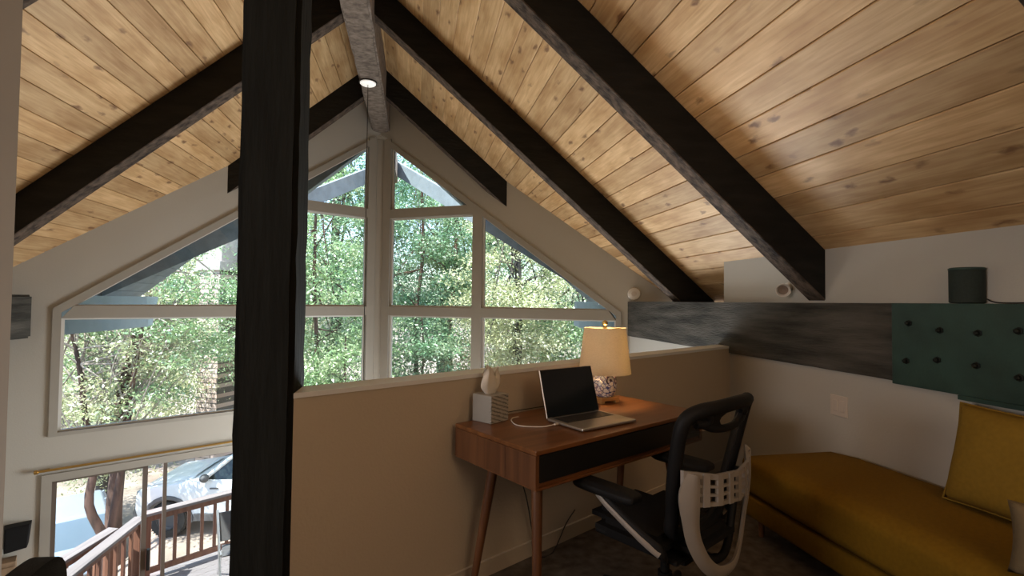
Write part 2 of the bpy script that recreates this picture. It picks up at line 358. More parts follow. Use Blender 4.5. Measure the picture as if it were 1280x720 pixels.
gable(LG, 'wall_gable_left', (1.2, 3.476, -.43)); gable(RG, 'wall_gable_right', (1.2, 3.476, -.43))

def window(F, name):
    fr = MB(); w0, w1 = -.02, .10
    P = lambda u: ZP - K * u
    f = lambda u: ZS - K * u
    slab(fr, F, [(UC, f(UC)), (UC, P(UC)), (UI, P(UI)), (UO, f(UO))], w0, w1)         # slope
    slab(fr, F, [(UI, WB0), (UO, WB0), (UO, f(UO)), (UI, P(UI))], w0, w1)             # end stile
    slab(fr, F, [(UC, WB0), (UI, WB0), (UI, WB1), (UC, WB1)], w0, w1)                 # bottom
    for a, b in ((TB0, TB1), (TU0, TU1)):
        ue = lambda z: min(UI, (ZP - z) / K)
        slab(fr, F, [(UC, a), (ue(a), a), (ue(b), b), (UC, b)], w0 + .004, w1)
    slab(fr, F, [(UM0, WB1), (UM1, WB1), (UM1, P(UM1)), (UM0, P(UM0))], w0 + .002, w1)
    o = struct(fr.build(name, M['frame']))
    # panes with their glazing beads
    polys = [[(UC, TU1), ((ZP - TU1) / K, TU1), (UC, P(UC))],
             [(UC, TB1), (UM0, TB1), (UM0, min(TU0, P(UM0))), (UC, TU0)],
             [(UM1, TB1), ((ZP - TB1) / K, TB1), (UM1, P(UM1))],
             [(UC, WB1), (UM0, WB1), (UM0, TB0), (UC, TB0)],
             [(UM1, WB1), (UI, WB1), (UI, TB0), (UM1, TB0)]]
    for pl in polys:
        g = MB(); slab(g, F, pl, .045, .049); pn = g.build('pane', M['glass'], o)
        cx = sum(p[0] for p in pl) / len(pl); cz = sum(p[1] for p in pl) / len(pl)
        bd = MB()
        for i in range(len(pl)):
            a, b = pl[i], pl[(i + 1) % len(pl)]
            def inn(p):
                d = Vector((cx - p[0], cz - p[1])); k = .022 / max(.2, d.length) * 1.4; return (p[0] + d.x * k, p[1] + d.y * k)
            slab(bd, F, [a, b, inn(b), inn(a)], .03, .064)
        bd.build('glazing_bead', M['pane_edge'], pn)
    return o
window(LG, 'window_1'); window(RG, 'window_2')
# centre mullion of the prow
mb = MB()
z1 = ZS + .02
pl = [LG(UC, 0, -.02), LG(.07, 0, -.02), LG(.055, 0, .0), RG(.055, 0, .0), RG(.07, 0, -.02), RG(UC, 0, -.02), RG(UC, 0, .1), Vector((XR, YA + .13, 0)), LG(UC, 0, .1)]
mb.prism([Vector((p.x, p.y, WB0)) for p in pl], [Vector((p.x, p.y, z1 - .11)) for p in pl]); struct(mb.build('trim_1', M['frame']))

def door(F, name):
    mb = MB(); u0, u1, zt = 1.2, 3.476, -.43
    slab(mb, F, [(u0, zt - .075), (u1, zt - .075), (u1, zt), (u0, zt)], -.02, .12)
    slab(mb, F, [(u1 - .075, LOW), (u1, LOW), (u1, zt - .075), (u1 - .075, zt - .075)], -.02, .12)
    slab(mb, F, [(u0, LOW), (u0 + .07, LOW), (u0 + .07, zt - .075), (u0, zt - .075)], -.02, .12)
    slab(mb, F, [(u0 + .07, LOW), (u1 - .075, LOW), (u1 - .075, LOW + .04), (u0 + .07, LOW + .04)], -.02, .12)
    o = struct(mb.build(name, M['frame']))
    for a, b, w in ((2.635, 3.40, .02), (1.27, 2.49, .07)):
        sh = MB(); t = zt - .077; bo = LOW + .042; s = .045
        slab(sh, F, [(a, bo), (a + s, bo), (a + s, t), (a, t)], w, w + .035); slab(sh, F, [(b - s * .8, bo), (b, bo), (b, t), (b - s * .8, t)], w, w + .035)
        slab(sh, F, [(a, bo), (b, bo), (b, bo + .08), (a, bo + .08)], w, w + .035); slab(sh, F, [(a, t - .025), (b, t - .025), (b, t), (a, t)], w, w + .035)
        so = sh.build('sliding_sash', mat('bronze_sash_' + str(w), (.17, .14, .12), .4, metal=.3), o)
        g = MB(); slab(g, F, [(a + s, bo + .08), (b - s * .8, bo + .08), (b - s * .8, t - .025), (a + s, t - .025)], w + .014, w + .018); g.build('pane', M['glass'], so)
    h = MB(); slab(h, F, [(2.60, -1.62), (2.63, -1.62), (2.63, -1.40), (2.60, -1.40)], -.035, .02, .006); h.build('door_handle', M['black'], o)
    return o
door(LG, 'door_1'); door(RG, 'door_2')

# ceiling boards, real tongue and groove boards on each slope
def roof(side, name):
    ln = 3.514 * math.hypot(1, SL); th = math.atan(SL); mb = MB(); nb = int(ln / .18) + 1
    ys = [-3.2, 8.42]
    for i in range(nb):
        a, b = i * .18 + .002, min((i + 1) * .18 - .002, ln + .3); c = .004
        pr = [(a, .05), (a, c), (a + c, 0), (b - c, 0), (b, c), (b, .05)]
        ye = lambda x: YA + .08 - x * math.cos(th) * SA / CA
        mb.prism([(x, ys[0], z) for x, z in pr], [(x, ye(x), z) for x, z in pr])
    mb.prism([(0, ys[0], .04), (ln + .3, ys[0], .04), (ln + .3, ye(ln + .3), .04), (0, ye(0), .04)], [(0, ys[0], .16), (ln + .3, ys[0], .16), (ln + .3, ye(ln + .3), .16), (0, ye(0), .16)])
    o = mb.build(name, M['pine'])
    ex = MB()
    for i in range(nb):
        a, b = i * .18 + .0035, min((i + 1) * .18 - .0035, ln + .3)
        ex.prism([(a, ye(a) + .002, .002), (b, ye(b) + .002, .002), (b, ye(b) + .002, .16), (a, ye(a) + .002, .16)], [(a, ys[1], .002), (b, ys[1], .002), (b, ys[1], .16), (a, ys[1], .16)])
    e = ex.build('ceiling', M['ext'])
    # local x = down the slope, local z = up through the roof
    X = Vector((side * math.cos(th), 0, -math.sin(th))); Z = Vector((side * math.sin(th), 0, math.cos(th)))
    if side > 0: Y = Vector((0, 1, 0)); 
    else: Y = Vector((0, 1, 0))
    mx = Matrix(((X.x, Y.x, Z.x, XR), (X.y, Y.y, Z.y, 0), (X.z, Y.z, Z.z, ZR), (0, 0, 0, 1)))
    if side < 0:
        for q_ in (o, e): q_.data.transform(Matrix.Scale(-1, 4, Vector((1, 0, 0)))); q_.data.flip_normals()
        X = -X; mx = Matrix(((X.x, Y.x, Z.x, XR), (X.y, Y.y, Z.y, 0), (X.z, Y.z, Z.z, ZR), (0, 0, 0, 1)))
    o.matrix_world = mx; e.matrix_world = mx; struct(e)
    return struct(o)
roof(1, 'ceiling'); roof(-1, 'ceiling')

XWB, XWI = 2.494, -3.553                          # beam faces right / left
BZ0, BZ1 = .9047, 1.3135
def gy(x): return YA - abs(x - XR) * SA / CA      # inner gable plane
# right wall: lower, and the recessed upper infill over the beam
mb = MB(); mb.prism([(2.512, -3.2, LOW), (2.75, -3.2, LOW), (2.75, gy(2.75) + .05, LOW), (2.512, gy(2.512) + .05, LOW)],
                    [(2.512, -3.2, 1.30), (2.75, -3.2, 1.30), (2.75, gy(2.75) + .05, 1.30), (2.512, gy(2.512) + .05, 1.30)]); struct(mb.build('wall_right', M['wall']))
XU = 2.5787
mb = MB(); pr = [(XU, BZ1), (XU + .12, BZ1), (XU + .12, ceil(XU + .12) + .02), (XU, ceil(XU) + .02)]
mb.prism([(x, -3.2, z) for x, z in pr], [(x, 3.854, z) for x, z in pr]); struct(mb.build('wall_upper_right', M['wall']))
mb = MB(); mb.box((3.0, 3.0, 1.30), (3.1, 5.6, 1.45)); struct(mb.build('wall_eave', M['wall']))
mb = MB(); mb.prism([(-3.79, -3.2, LOW), (-3.95, -3.2, LOW), (-3.95, gy(-3.95) + .05, LOW), (-3.79, gy(-3.79) + .05, LOW)],
                    [(-3.79, -3.2, 1.53), (-3.95, -3.2, 1.40), (-3.95, gy(-3.95) + .05, 1.40), (-3.79, gy(-3.79) + .05, 1.53)]); struct(mb.build('wall_left', M['wall']))
mb = MB(); pr = [(-4.05, LOW), (3.0, LOW), (3.0, ceil(3.0)), (XR, ZR), (-4.05, ceil(-4.05))]
mb.prism([(x, -3.2, z) for x, z in pr], [(x, -3.05, z) for x, z in pr]); struct(mb.build('wall_back', M['wall']))
# half wall with its cap
P0 = HWP(-.505, 0); mb = MB()
q1 = 2.512 / CA
def hwbox(mb, q0, q1, o0, o1, z0, z1, bevel=0):
    def pt(q, o, z, right):
        p = HWP((-.427 - o * SA) / CA, o, z)
        if right:                                  # cut flush against the right wall
            p = HWP((2.512 - o * SA) / CA, o, z)
        return p
    mb.prism([pt(q0, o0, z0, 0), pt(q1, o0, z0, 1), pt(q1, o1, z0, 1), pt(q0, o1, z0, 0)], [pt(q0, o0, z1, 0), pt(q1, o0, z1, 1), pt(q1, o1, z1, 1), pt(q0, o1, z1, 0)], bevel)
hwbox(mb, -.496, q1, 0, -.125, -.30, HZ - .018); struct(mb.build('wall_half', M['wall_tan']))
mb = MB(); hwbox(mb, -.494, q1, .004, -.13, HZ - .018, HZ); struct(mb.build('trim_2', mat('window_lit_cap', (.74, .75, .76), .45, var=.02)))  # bluish white colour stands for the window light on the cap
mb = MB(); hwbox(mb, -.494, q1, .0, .013, .0, .075); struct(mb.build('baseboard_half', M['wall_tan']))
# loft floor
mb = MB()
a, b = HWP(-3.6, -.02), HWP(q1 + .02, -.02)
mb.prism([(-3.57, -3.05, -.28), (2.512, -3.05, -.28), (2.512, b.y, -.28), (-3.57, -.0, -.28)], [(-3.57, -3.05, 0), (2.512, -3.05, 0), (2.512, b.y, 0), (-3.57, -.0, 0)])
struct(mb.build('floor', M['carpet']))
mb = MB(); pl = [(-3.9, -3.2), (2.75, -3.2), (2.75, 5.5), (XR, YA + .1), (-3.9, 5.5)]
mb.prism([(x, y, LOW - .2) for x, y in pl], [(x, y, LOW) for x, y in pl]); struct(mb.build('floor', M['lowfloor']))
# tan wall end at the left of the view
mb = MB(); mb.prism([(-2.9, 1.76, 0), (-1.288, 1.76, 0), (-1.288, 1.76, ceil(-1.288) + .01), (-2.9, 1.76, ceil(-2.9) + .01)], [(-2.9, 1.905, 0), (-1.288, 1.905, 0), (-1.288, 1.905, ceil(-1.288) + .01), (-2.9, 1.905, ceil(-2.9) + .01)])
struct(mb.build('wall_stair', mat('brown_painted_wall', (.25, .19, .135), .85, var=.05, scale=2)))

# ------------------------------------------------------------------ timbers
def rafter(side, y, label, d=.3305, t=.1425, x0=.10, endcut=None, m=None, name='rafter_beam', xend=None):
    """sloping beam; near face at y. ends resting on the wall beam, or cut by the prow wall"""
    mb = MB()
    def f(dx, yy, z): return (XR + side * dx, yy, z)
    xe, xb = 3.50, 3.514 - d / SL
    if xend:
        pr = [(x0, ZR - SL * x0), (xend, ZR - SL * xend), (xend, ZR - SL * xend - d), (x0, ZR - SL * x0 - d)]
        mb.prism([f(x, y, z) for x, z in pr], [f(x, y + t, z) for x, z in pr], .006, seg=1)
    elif endcut is None:
        pr = [(x0, ZR - SL * x0), (xe, ZR - SL * xe), (xe, BZ1 + .001), (xb, BZ1 + .001), (x0, ZR - SL * x0 - d)]
        mb.prism([f(x, y, z) for x, z in pr], [f(x, y + t, z) for x, z in pr], .006, seg=1)
    else:
        xs = [(YA - yy) * CA / SA - .002 for yy in (y, y + t)]
        A_, B_ = [], []
        for xx, yy, P in ((xs[0], y, A_), (xs[1], y + t, B_)):
            P += [f(x0, yy, ZR - SL * x0), f(xx, yy, ZR - SL * xx), f(xx, yy, ZR - SL * xx - d), f(x0, yy, ZR - SL * x0 - d)]
        mb.prism(A_, B_)
    ob = mb.build(name, m or M['beam'])
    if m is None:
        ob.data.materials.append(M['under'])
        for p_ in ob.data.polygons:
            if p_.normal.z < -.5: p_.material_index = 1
    return tag(ob, label, 'beam', 'sloping rafters under the pine ceiling')
Y1, Y2, Y3, Y0, Y4 = 2.7772, 4.5944, 6.4313, .9345, 8.26
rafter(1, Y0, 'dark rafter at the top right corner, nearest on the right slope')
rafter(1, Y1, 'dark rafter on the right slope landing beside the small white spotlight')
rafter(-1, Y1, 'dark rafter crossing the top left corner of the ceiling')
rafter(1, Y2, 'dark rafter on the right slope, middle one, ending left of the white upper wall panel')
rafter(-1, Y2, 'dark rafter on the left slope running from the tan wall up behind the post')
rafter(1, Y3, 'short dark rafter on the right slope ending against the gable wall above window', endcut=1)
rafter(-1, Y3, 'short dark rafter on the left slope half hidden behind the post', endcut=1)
rafter(1, Y4, 'blue grey outdoor rafter beyond the glass on the right slope', m=M['ext'], name='outdoor_rafter', xend=1.62)
rafter(-1, Y4, 'blue grey outdoor rafter beyond the glass on the left slope', m=M['ext'], name='outdoor_rafter', xend=1.62)
# prow barge beams
def barge(side, label):
    mb = MB(); A_, B_ = [], []
    for dx, P in ((.02, A_), (3.1, B_)):
        y = 10.65 - 1.27 * dx; z = ZR - SL * dx; nx, ny = 1.27 / 1.616, 1 / 1.616
        for off, dz in ((0, -.06), (.12, -.06), (.12, -.36), (0, -.36)):
            P.append((XR + side * (dx + nx * off), y + ny * off, z + dz))
    mb.prism(A_, B_); return tag(mb.build('barge_beam', M['ext']), label, 'beam', 'prow beams outside the gable')
barge(1, 'blue grey pointed overhang beam outside the right gable panes'); barge(-1, 'blue grey pointed overhang beam outside the left gable panes')
# ridge beam, a hewn timber with an uneven surface
mb = MB()
def rough_timber(mb, lo, hi, n, amp):
    b = bmesh.new(); bmesh.ops.create_cube(b, size=1)
    for v in b.verts: v.co = Vector([(lo[i] + hi[i]) / 2 + v.co[i] * (hi[i] - lo[i]) for i in range(3)])
    ax = max(range(3), key=lambda i: hi[i] - lo[i])
    ed = [e for e in b.edges if abs((e.verts[0].co - e.verts[1].co)[ax]) > .5 * (hi[ax] - lo[ax])]
    bmesh.ops.bevel(b, geom=ed, offset=.018, segments=2, affect='EDGES')
    ed = [e for e in b.edges if abs((e.verts[0].co - e.verts[1].co)[ax]) > .5 * (hi[ax] - lo[ax])]
    bmesh.ops.subdivide_edges(b, edges=ed, cuts=n, use_grid_fill=True)
    rr = random.Random(3)
    for v in b.verts: v.co += Vector((rr.uniform(-amp, amp), rr.uniform(-amp, amp), rr.uniform(-amp, amp) * .6))
    bmesh.ops.recalc_face_normals(b, faces=b.faces); mb.smooth = True
    return mb._add(b)
rough_timber(mb, (XR - .12, -3.04, 3.7183), (XR + .12, 10.6, 4.20), 110, .004)
tag(mb.build('ridge_beam', M['ridge'], angle=50), 'grey brown rough hewn ridge beam at the ceiling peak', 'beam')
# post
mb = MB(); rough_timber(mb, (-.63, 1.927, .0), (-.43, 2.127, 3.716), 40, .0025)
tag(mb.build('post', M['post'], angle=50), 'thick black stained post standing in the left of the view up to the ridge', 'post')
# wall beams
t = thing('wall_beam', 'long weathered dark beam along the right wall with a bolted green plate', 'beam', (XWB, 0, BZ0))
mb = MB()
pr = [(-3.04, 0), (gy(XWB) - .003, 0), (gy(XWB) - .003, BZ1 - BZ0), (-3.04, BZ1 - BZ0)]
rough_timber(mb, (0, -3.04, 0), (.017, gy(XWB) - .004, BZ1 - BZ0), 60, .0015)
mb.box((.017, -3.04, BZ1 - BZ0 - .012), (.46, 5.0, BZ1 - BZ0)); mb.build('beam_body', M['wallbeam'], t, angle=50)
mb = MB(); mb.box((-.014, -1.2, -.014), (-.0015, 2.235, BZ1 - BZ0 + .001), .003); mb.box((-.020, -1.2, -.035), (-.0015, 1.905, -.014), .002)
pl = mb.build('steel_plate', M['plate'], t); pl['label'] = 'dark green steel plate bolted over the beam'
for y, z in ((2.139, 1.212), (1.984, 1.185), (1.817, 1.182), (1.663, 1.20), (2.154, 1.018), (1.997, 1.041), (1.826, 1.036), (1.662, 1.006), (1.50, 1.19), (1.50, 1.02)):
    mb = MB(); rot = Matrix.Translation((-.014, y, z - BZ0)) @ Matrix.Rotation(R(-90), 4, 'Y')
    mb.lathe([(.017, 0), (.017, .004), (.011, .005), (.011, .018), (.008, .021)], 6, rot); mb.build('bolt', M['bolt'], pl, smooth=False)
mb = MB(); rough_timber(mb, (XWI - .235, -3.0, BZ0), (XWI, gy(XWI - .235) - .006, BZ1), 60, .0015)
tag(mb.build('wall_beam', M['wallbeam'], angle=50), 'dark beam end showing on the left wall beside the gable window', 'beam')
for sx, x0, x1, lb in ((-1, XWI - .16, XWI, 'grey beam end jutting outdoors past the left gable pane'), (1, XWB, XWB + .16, 'grey beam end jutting outdoors past the right gable pane behind lamp')):
    mb = MB(); ya = gy(x0 if sx < 0 else x1) + .18 + .0
    ys = max(gy(x0), gy(x1)) + .19
    yo, yi = (8.22, 7.60); e0, e1 = (yo, yi) if sx < 0 else (yi, yo)
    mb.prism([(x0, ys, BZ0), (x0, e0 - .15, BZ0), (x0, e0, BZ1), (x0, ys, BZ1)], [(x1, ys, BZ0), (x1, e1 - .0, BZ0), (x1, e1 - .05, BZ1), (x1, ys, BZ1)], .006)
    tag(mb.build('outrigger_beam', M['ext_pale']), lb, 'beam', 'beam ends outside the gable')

# ------------------------------------------------------------------ small fittings on the shell
t = thing('downlight', 'small round white light on the underside of the ridge beam', 'light', (-.558, 5.698, 3.712))
mb = MB(); mb.lathe([(.001, -.030), (.075, -.028), (.085, -.02), (.085, 0), (.001, 0)], 28); mb.build('lens', M['ceil_light'], t)
mb = MB(); mb.lathe([(.088, -.012), (.098, -.012), (.098, .0), (.088, .0)], 28, cap=False); mb.build('trim_ring', M['cord'], t)
# pendant hanging from the light down into the great room
t = thing('pendant_lamp', 'thin dark cord of the pendant hanging from the ridge light before the window', 'lamp', (-.545, 5.698, -.25))
mb = MB(); mb.tube([(-.013, 0, 3.93), (0, 0, .34)], .004, 8); mb.build('cord', M['cord'], t)
mb = MB(); mb.lathe([(.02, .34), (.05, .33), (.16, .22), (.24, .06), (.25, .0), (.24, .005), (.15, .21), (.02, .32)], 32, cap=False); mb.build('lamp_shade', M['cord'], t)
mb = MB(); mb.ball((0, 0, .12), (.05, .05, .06)); mb.build('bulb', M['bulb'], t)
# detector on the gable above the beam
t = thing('smoke_detector', 'round white detector on the gable wall above the right wall beam', 'detector', tuple(RG(3.59, 1.408, -.001)), -A)
mb = MB(); mb.lathe([(.078, 0), (.078, .012), (.07, .028), (.045, .034), (.001, .035)], 32, Matrix.Rotation(R(90), 4, 'X')); mb.build('housing', M['white_plastic'], t)
mb = MB(); mb.lathe([(.03, .034), (.03, .04), (.001, .041)], 20, Matrix.Rotation(R(90), 4, 'X')); mb.build('test_button', M['outlet'], t)
# little white spotlight on the upper wall
t = thing('spotlight', 'small white spotlight on the upper wall below the long right rafter', 'light', (XU, 3.10, 1.42))
mb = MB(); mb.lathe([(.035, 0), (.035, .012), (.012, .02), (.012, .035)], 20, Matrix.Rotation(R(-90), 4, 'Y')); mb.build('base_plate', M['white_plastic'], t)
hm = Matrix.Translation((-.06, -.02, -.012)) @ Vector((-.62, -.74, -.22)).to_track_quat('Z', 'Y').to_matrix().to_4x4()
mb = MB(); mb.lathe([(.012, -.05), (.028, -.045), (.034, -.01), (.047, .04), (.047, .05), (.040, .05), (.030, .03), (.001, .028)], 24, hm, cap=False); mb.build('lamp_head', M['white_plastic'], t)
mb = MB(); mb.lathe([(.039, .044), (.030, .031), (.001, .029)], 24, hm, cap=False); mb.build('reflector', mat('dull_reflector', (.28, .21, .16), .4, metal=.3), t)
# speaker cylinder standing on the beam
t = thing('speaker', 'small dark green cylinder speaker standing on the wall beam', 'speaker', (2.537, 1.905, BZ1 + .002))
mb = MB(); mb.lathe([(.060, 0), (.066, .004), (.066, .158), (.064, .163), (.058, .165), (.001, .165)], 36); mb.build('body', M['cyl'], t)
mb = MB(); mb.lathe([(.0665, .155), (.068, .157), (.068, .163), (.062, .167), (.058, .1655)], 36, cap=False); mb.build('top_ring', M['plate'], t)
mb = MB(); mb.tube(smoothpath([(.03, -.062, .02), (.015, -.12, .004), (.0, -.3, .004), (.01, -.6, .004)]), .003, 8); mb.build('power_cord', M['cord'], t)
# outlet
t = thing('wall_outlet', 'ivory outlet plate on the right wall below the beam', 'outlet', (2.512, 2.605, .695))
mb = MB(); mb.box((-.006, -.062, -.062), (.0, .062, .062), .003); mb.build('cover_plate', M['outlet'], t)
for dy in (-.026, .026):
    mb = MB(); mb.box((-.010, dy - .017, -.034), (-.004, dy + .017, .034), .003); mb.build('rocker', M['outlet'], t)
# brass curtain rod above the sliding door
t = thing('curtain_rod', 'thin brass curtain rod above the sliding glass door', 'curtain rod', tuple(LG(2.4, -.385, -.035)), A)
mb = MB(); mb.tube([(-1.10, 0, 0), (1.2, 0, 0)], .012, 12); mb.build('rod', M['brass'], t)
for x in (-1.10, 1.2):
    mb = MB(); mb.lathe([(.012, 0), (.02, .006), (.02, .03), (.001, .035)], 16, Matrix.Translation((x, 0, 0)) @ Matrix.Rotation(R(-90 if x < 0 else 90), 4, 'Y')); mb.build('finial', M['brass'], t)
for x in (-1.03, 1.1):
    mb = MB(); mb.box((x - .012, 0, -.012), (x + .012, .035, .012), .003); mb.build('bracket', M['brass'], t)
# black wall speaker in the corner below
t = thing('wall_speaker', 'black box speaker high in the left corner beside the sliding door', 'speaker', tuple(LG(3.625, -.95, -.002)), A)
mb = MB(); pr = [(-.095, .0, -.115), (.075, .0, -.10), (.095, .0, .115), (-.095, .0, .115)]
mb.prism([(.0 + x * .9, -.12, z) for x, _, z in pr], [(x, -.004, z) for x, _, z in pr], .006); mb.build('cabinet', M['plastic'], t)
mb = MB(); mb.prism([(x * .8, -.125, z * .88) for x, _, z in pr], [(x * .8, -.119, z * .88) for x, _, z in pr]); mb.build('grille', M['fabric_black'], t)
t = thing('cupboard', 'brown wooden cupboard end below the black corner speaker', 'cupboard', tuple(LG(3.70, LOW, -.17)), A)
mb = MB(); mb.box((-.07, 0, 0), (.075, .15, 1.40), .006); mb.build('carcass', M['rock'], t)
mb = MB(); mb.box((-.06, -.016, .05), (.065, -.001, 1.36), .004); mb.build('door', M['rock'], t)

# ------------------------------------------------------------------ desk
def at_hw(q, o, z=0): return tuple(HWP(q, o, z))
DQ, DO = .735, .335
desk = thing('writing_desk', 'walnut writing desk with black drawer front and splayed legs against the half wall', 'desk', at_hw(DQ, DO), A - R(2.0))
hx, hy = .565, .265
mb = MB(); mb.box((-hx, -hy, .742), (hx, hy, .760), .003); mb.build('tabletop', M['walnut'], desk)
mb = MB(); mb.box((-hx + .018, -hy + .012, .622), (hx - .018, hy, .636)); mb.box((-hx + .018, hy - .016, .636), (hx - .018, hy, .742)); mb.box((-hx + .004, -hy + .0, .614), (hx - .004, hy - .004, .624), .002); mb.build('case', M['walnut'], desk)
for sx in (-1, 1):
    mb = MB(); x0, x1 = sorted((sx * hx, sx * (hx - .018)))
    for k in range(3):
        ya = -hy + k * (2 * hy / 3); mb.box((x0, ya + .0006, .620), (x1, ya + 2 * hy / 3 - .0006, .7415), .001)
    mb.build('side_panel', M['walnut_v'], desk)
mb = MB(); w = hx - .021
mb.box((-w + .001, -hy + .003, .640), (w - .001, -hy + .020, .738), .002); mb.build('drawer', M['black'], desk)
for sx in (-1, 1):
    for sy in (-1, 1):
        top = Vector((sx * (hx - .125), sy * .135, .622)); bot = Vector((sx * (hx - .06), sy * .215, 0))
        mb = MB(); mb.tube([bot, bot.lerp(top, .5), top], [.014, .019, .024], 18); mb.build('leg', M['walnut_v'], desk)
# tissue box
TQ, TO = .335, .105
t = thing('tissue_box', 'grey patterned tissue box on the left end of the desk', 'tissue box', at_hw(TQ, TO, .7605), A + R(8))
mb = MB(); mb.box((-.058, -.058, 0), (.058, .058, .122), .003); mb.build('box', M['tissuebox'], t)
mb = MB()
for dx_, ph, hh, tw in ((-.012, 0., .118, .5), (.016, 1.3, .110, -.4)):
    def tis(u, v):
        a = u * 2 * math.pi; w = .010 + .020 * v + .022 * math.sin(math.pi * min(1, v * 1.15)); z = .112 + hh * v
        rx = w * (1.25 - .35 * v) * (1 + .22 * math.sin(3 * a + ph) * v); ry = w * .55 * (1 + .35 * math.sin(4 * a + ph) * v)
        x = math.cos(a + tw * v) * rx + dx_ * (.5 + v); y = math.sin(a + tw * v) * ry + .01 * math.sin(ph) * v
        return Vector((x, y, z + .020 * v * math.sin(2 * a + ph)))
    mb.grid(tis, 32, 14, closed_u=True)
mb.build('tissue', M['tissue'], t)
# laptop
LQ, LO = .668, .42
t = thing('laptop', 'open silver laptop with a dark screen on the desk', 'laptop', at_hw(LQ, LO, .7605), A - R(6))
lw, ld = .165, .115
mb = MB(); mb.box((-lw, -ld, .003), (lw, ld, .015), .004); base = mb.build('base', M['silver'], t)
mb = MB(); mb.box((-lw + .02, .0, .0151), (lw - .02, ld - .018, .0160)); mb.build('keyboard_well', M['black'], base)
mb = MB()
for r_ in range(5):
    n = 13 if r_ < 4 else 8
    for c in range(n):
        wkey = (2 * lw - .046) / n; x = -lw + .023 + c * wkey; y = ld - .022 - (r_ + 1) * .0178
        mb.box((x + .0012, y + .001, .0160), (x + wkey - .0012, y + .0162, .0174))
mb.build('keys', M['keys'], base)
mb = MB(); mb.box((-.05, -ld + .012, .0149), (.05, -.012, .0154)); mb.build('trackpad', M['silver'], base)
tilt = Matrix.Translation((0, ld + .001, .012)) @ Matrix.Rotation(R(-16), 4, 'X')
mb = MB(); mb.box((-lw, .0, 0), (lw, .006, .222), .0025, tilt); lid = mb.build('screen_lid', M['silver'], t)
mb = MB(); mb.box((-lw + .003, -.0012, .004), (lw - .003, -.0002, .219), 0, tilt); mb.build('display', M['screen'], lid)
mb = MB(); mb.tube([(-lw + .03, ld + .001, .011), (lw - .03, ld + .001, .011)], .005, 10); mb.build('hinge', M['black'], t)
for sx in (-1, 1):
    for sy in (-1, 1):
        mb = MB(); mb.lathe([(.007, 0), (.008, .003)], 12, Matrix.Translation((sx * .14, sy * .09, 0))); mb.build('foot', M['black'], t)
# charging cable
mb = MB(); z = .7605
pts = [HWP(.503, .372, z + .009), HWP(.478, .365, z + .007), HWP(.42, .345, z + .003), HWP(.36, .27, z + .003), HWP(.39, .19, z + .003), HWP(.43, .15, z + .003), HWP(.47, .145, z + .003)]
mb.tube(smoothpath(pts), .0025, 8); cc = mb.build('charging_cable', M['whitecord'])
tag(cc, 'white charging cable looping on the desk beside the laptop', 'cable')
mb = MB(); mb.box((-.012, -.005, -.003), (.012, .005, .004), .002, Matrix.Translation(HWP(.490, .369, z + .0085)) @ Matrix.Rotation(A, 4, 'Z')); mb.build('plug', M['white_plastic'], cc)
# table lamp
lamp = thing('table_lamp', 'lit table lamp with a linen shade and a painted owl base on the desk', 'lamp', at_hw(1.085, .165, .7605), A + R(-12))
mb = MB(); mb.box((-.062, -.048, .012), (.062, .048, .032), .003)
mb.box((-.062, -.048, 0), (-.036, .048, .013), .002); mb.box((.036, -.048, 0), (.062, .048, .013), .002); mb.build('plinth', M['oak'], lamp)
mb = MB(); mb.lathe([(.03, .032), (.048, .034), (.060, .055), (.066, .085), (.064, .115), (.056, .142), (.045, .160), (.025, .172), (.012, .176), (.010, .180)], 36); owl = mb.build('owl_body', M['owl'], lamp)
om = Matrix.Rotation(R(18), 4, 'Z')
for sx in (-1, 1):
    mm = om @ Matrix.Translation((sx * .027, -.0515, .125)) @ Matrix.Rotation(R(90), 4, 'X') @ Matrix.Rotation(R(sx * 22), 4, 'Y')
    mb = MB(); mb.lathe([(.026, -.012), (.027, .0), (.024, .004), (.020, .004)], 28, mm, cap=False); mb.build('eye_ring', M['owl_dark'], owl)
    mb = MB(); mb.lathe([(.0235, -.006), (.020, .003), (.001, .0035)], 28, mm); mb.build('eye', M['owl_white'], owl)
    mb = MB(); mb.lathe([(.008, .003), (.007, .0065), (.001, .007)], 18, mm); mb.build('pupil', M['owl_dark'], owl)
    mb = MB(); mb.tube([Vector((sx * .036, -.02, .150)), Vector((sx * .043, -.024, .172)), Vector((sx * .046, -.026, .180))], [.013, .007, .002], 12, om); mb.build('ear_tuft', M['owl'], owl)
    mb = MB(); mb.ball((sx * .060, .004, .088), (.014, .036, .042), om); mb.build('wing', M['owl'], owl)
mb = MB(); mb.tube([Vector((0, -.058, .122)), Vector((0, -.070, .113)), Vector((0, -.066, .100))], [.007, .006, .001], 12, om); mb.build('beak', M['owl_dark'], owl)
mb = MB(); mb.tube([(0, 0, .172), (0, 0, .29)], .007, 14); mb.build('stem', M['brass'], lamp)
ZB, ZT = .158, .402
mb = MB(); mb.lathe([(.141, ZB), (.113, ZT), (.111, ZT), (.139, ZB + .001)], 64, cap=False); mb.build('lamp_shade', M['shade'], lamp)
mb = MB()
for ang in (0, 120, 240): mb.tube([(0, 0, ZT - .012), (.1115 * math.cos(R(ang)), .1115 * math.sin(R(ang)), ZT - .004)], .0022, 8)
mb.tube([(0, 0, .30), (.035, 0, .33), (.035, 0, .36), (0, 0, ZT - .012)], .002, 8); mb.tube([(0, 0, .30), (-.035, 0, .33), (-.035, 0, .36), (0, 0, ZT - .012)], .002, 8); mb.build('harp', M['brass'], lamp)
mb = MB(); mb.lathe([(.004, ZT - .012), (.010, ZT + .002), (.006, ZT + .010), (.015, ZT + .020), (.015, ZT + .032), (.006, ZT + .040), (.001, ZT + .041)], 20); mb.build('finial', M['brass'], lamp)
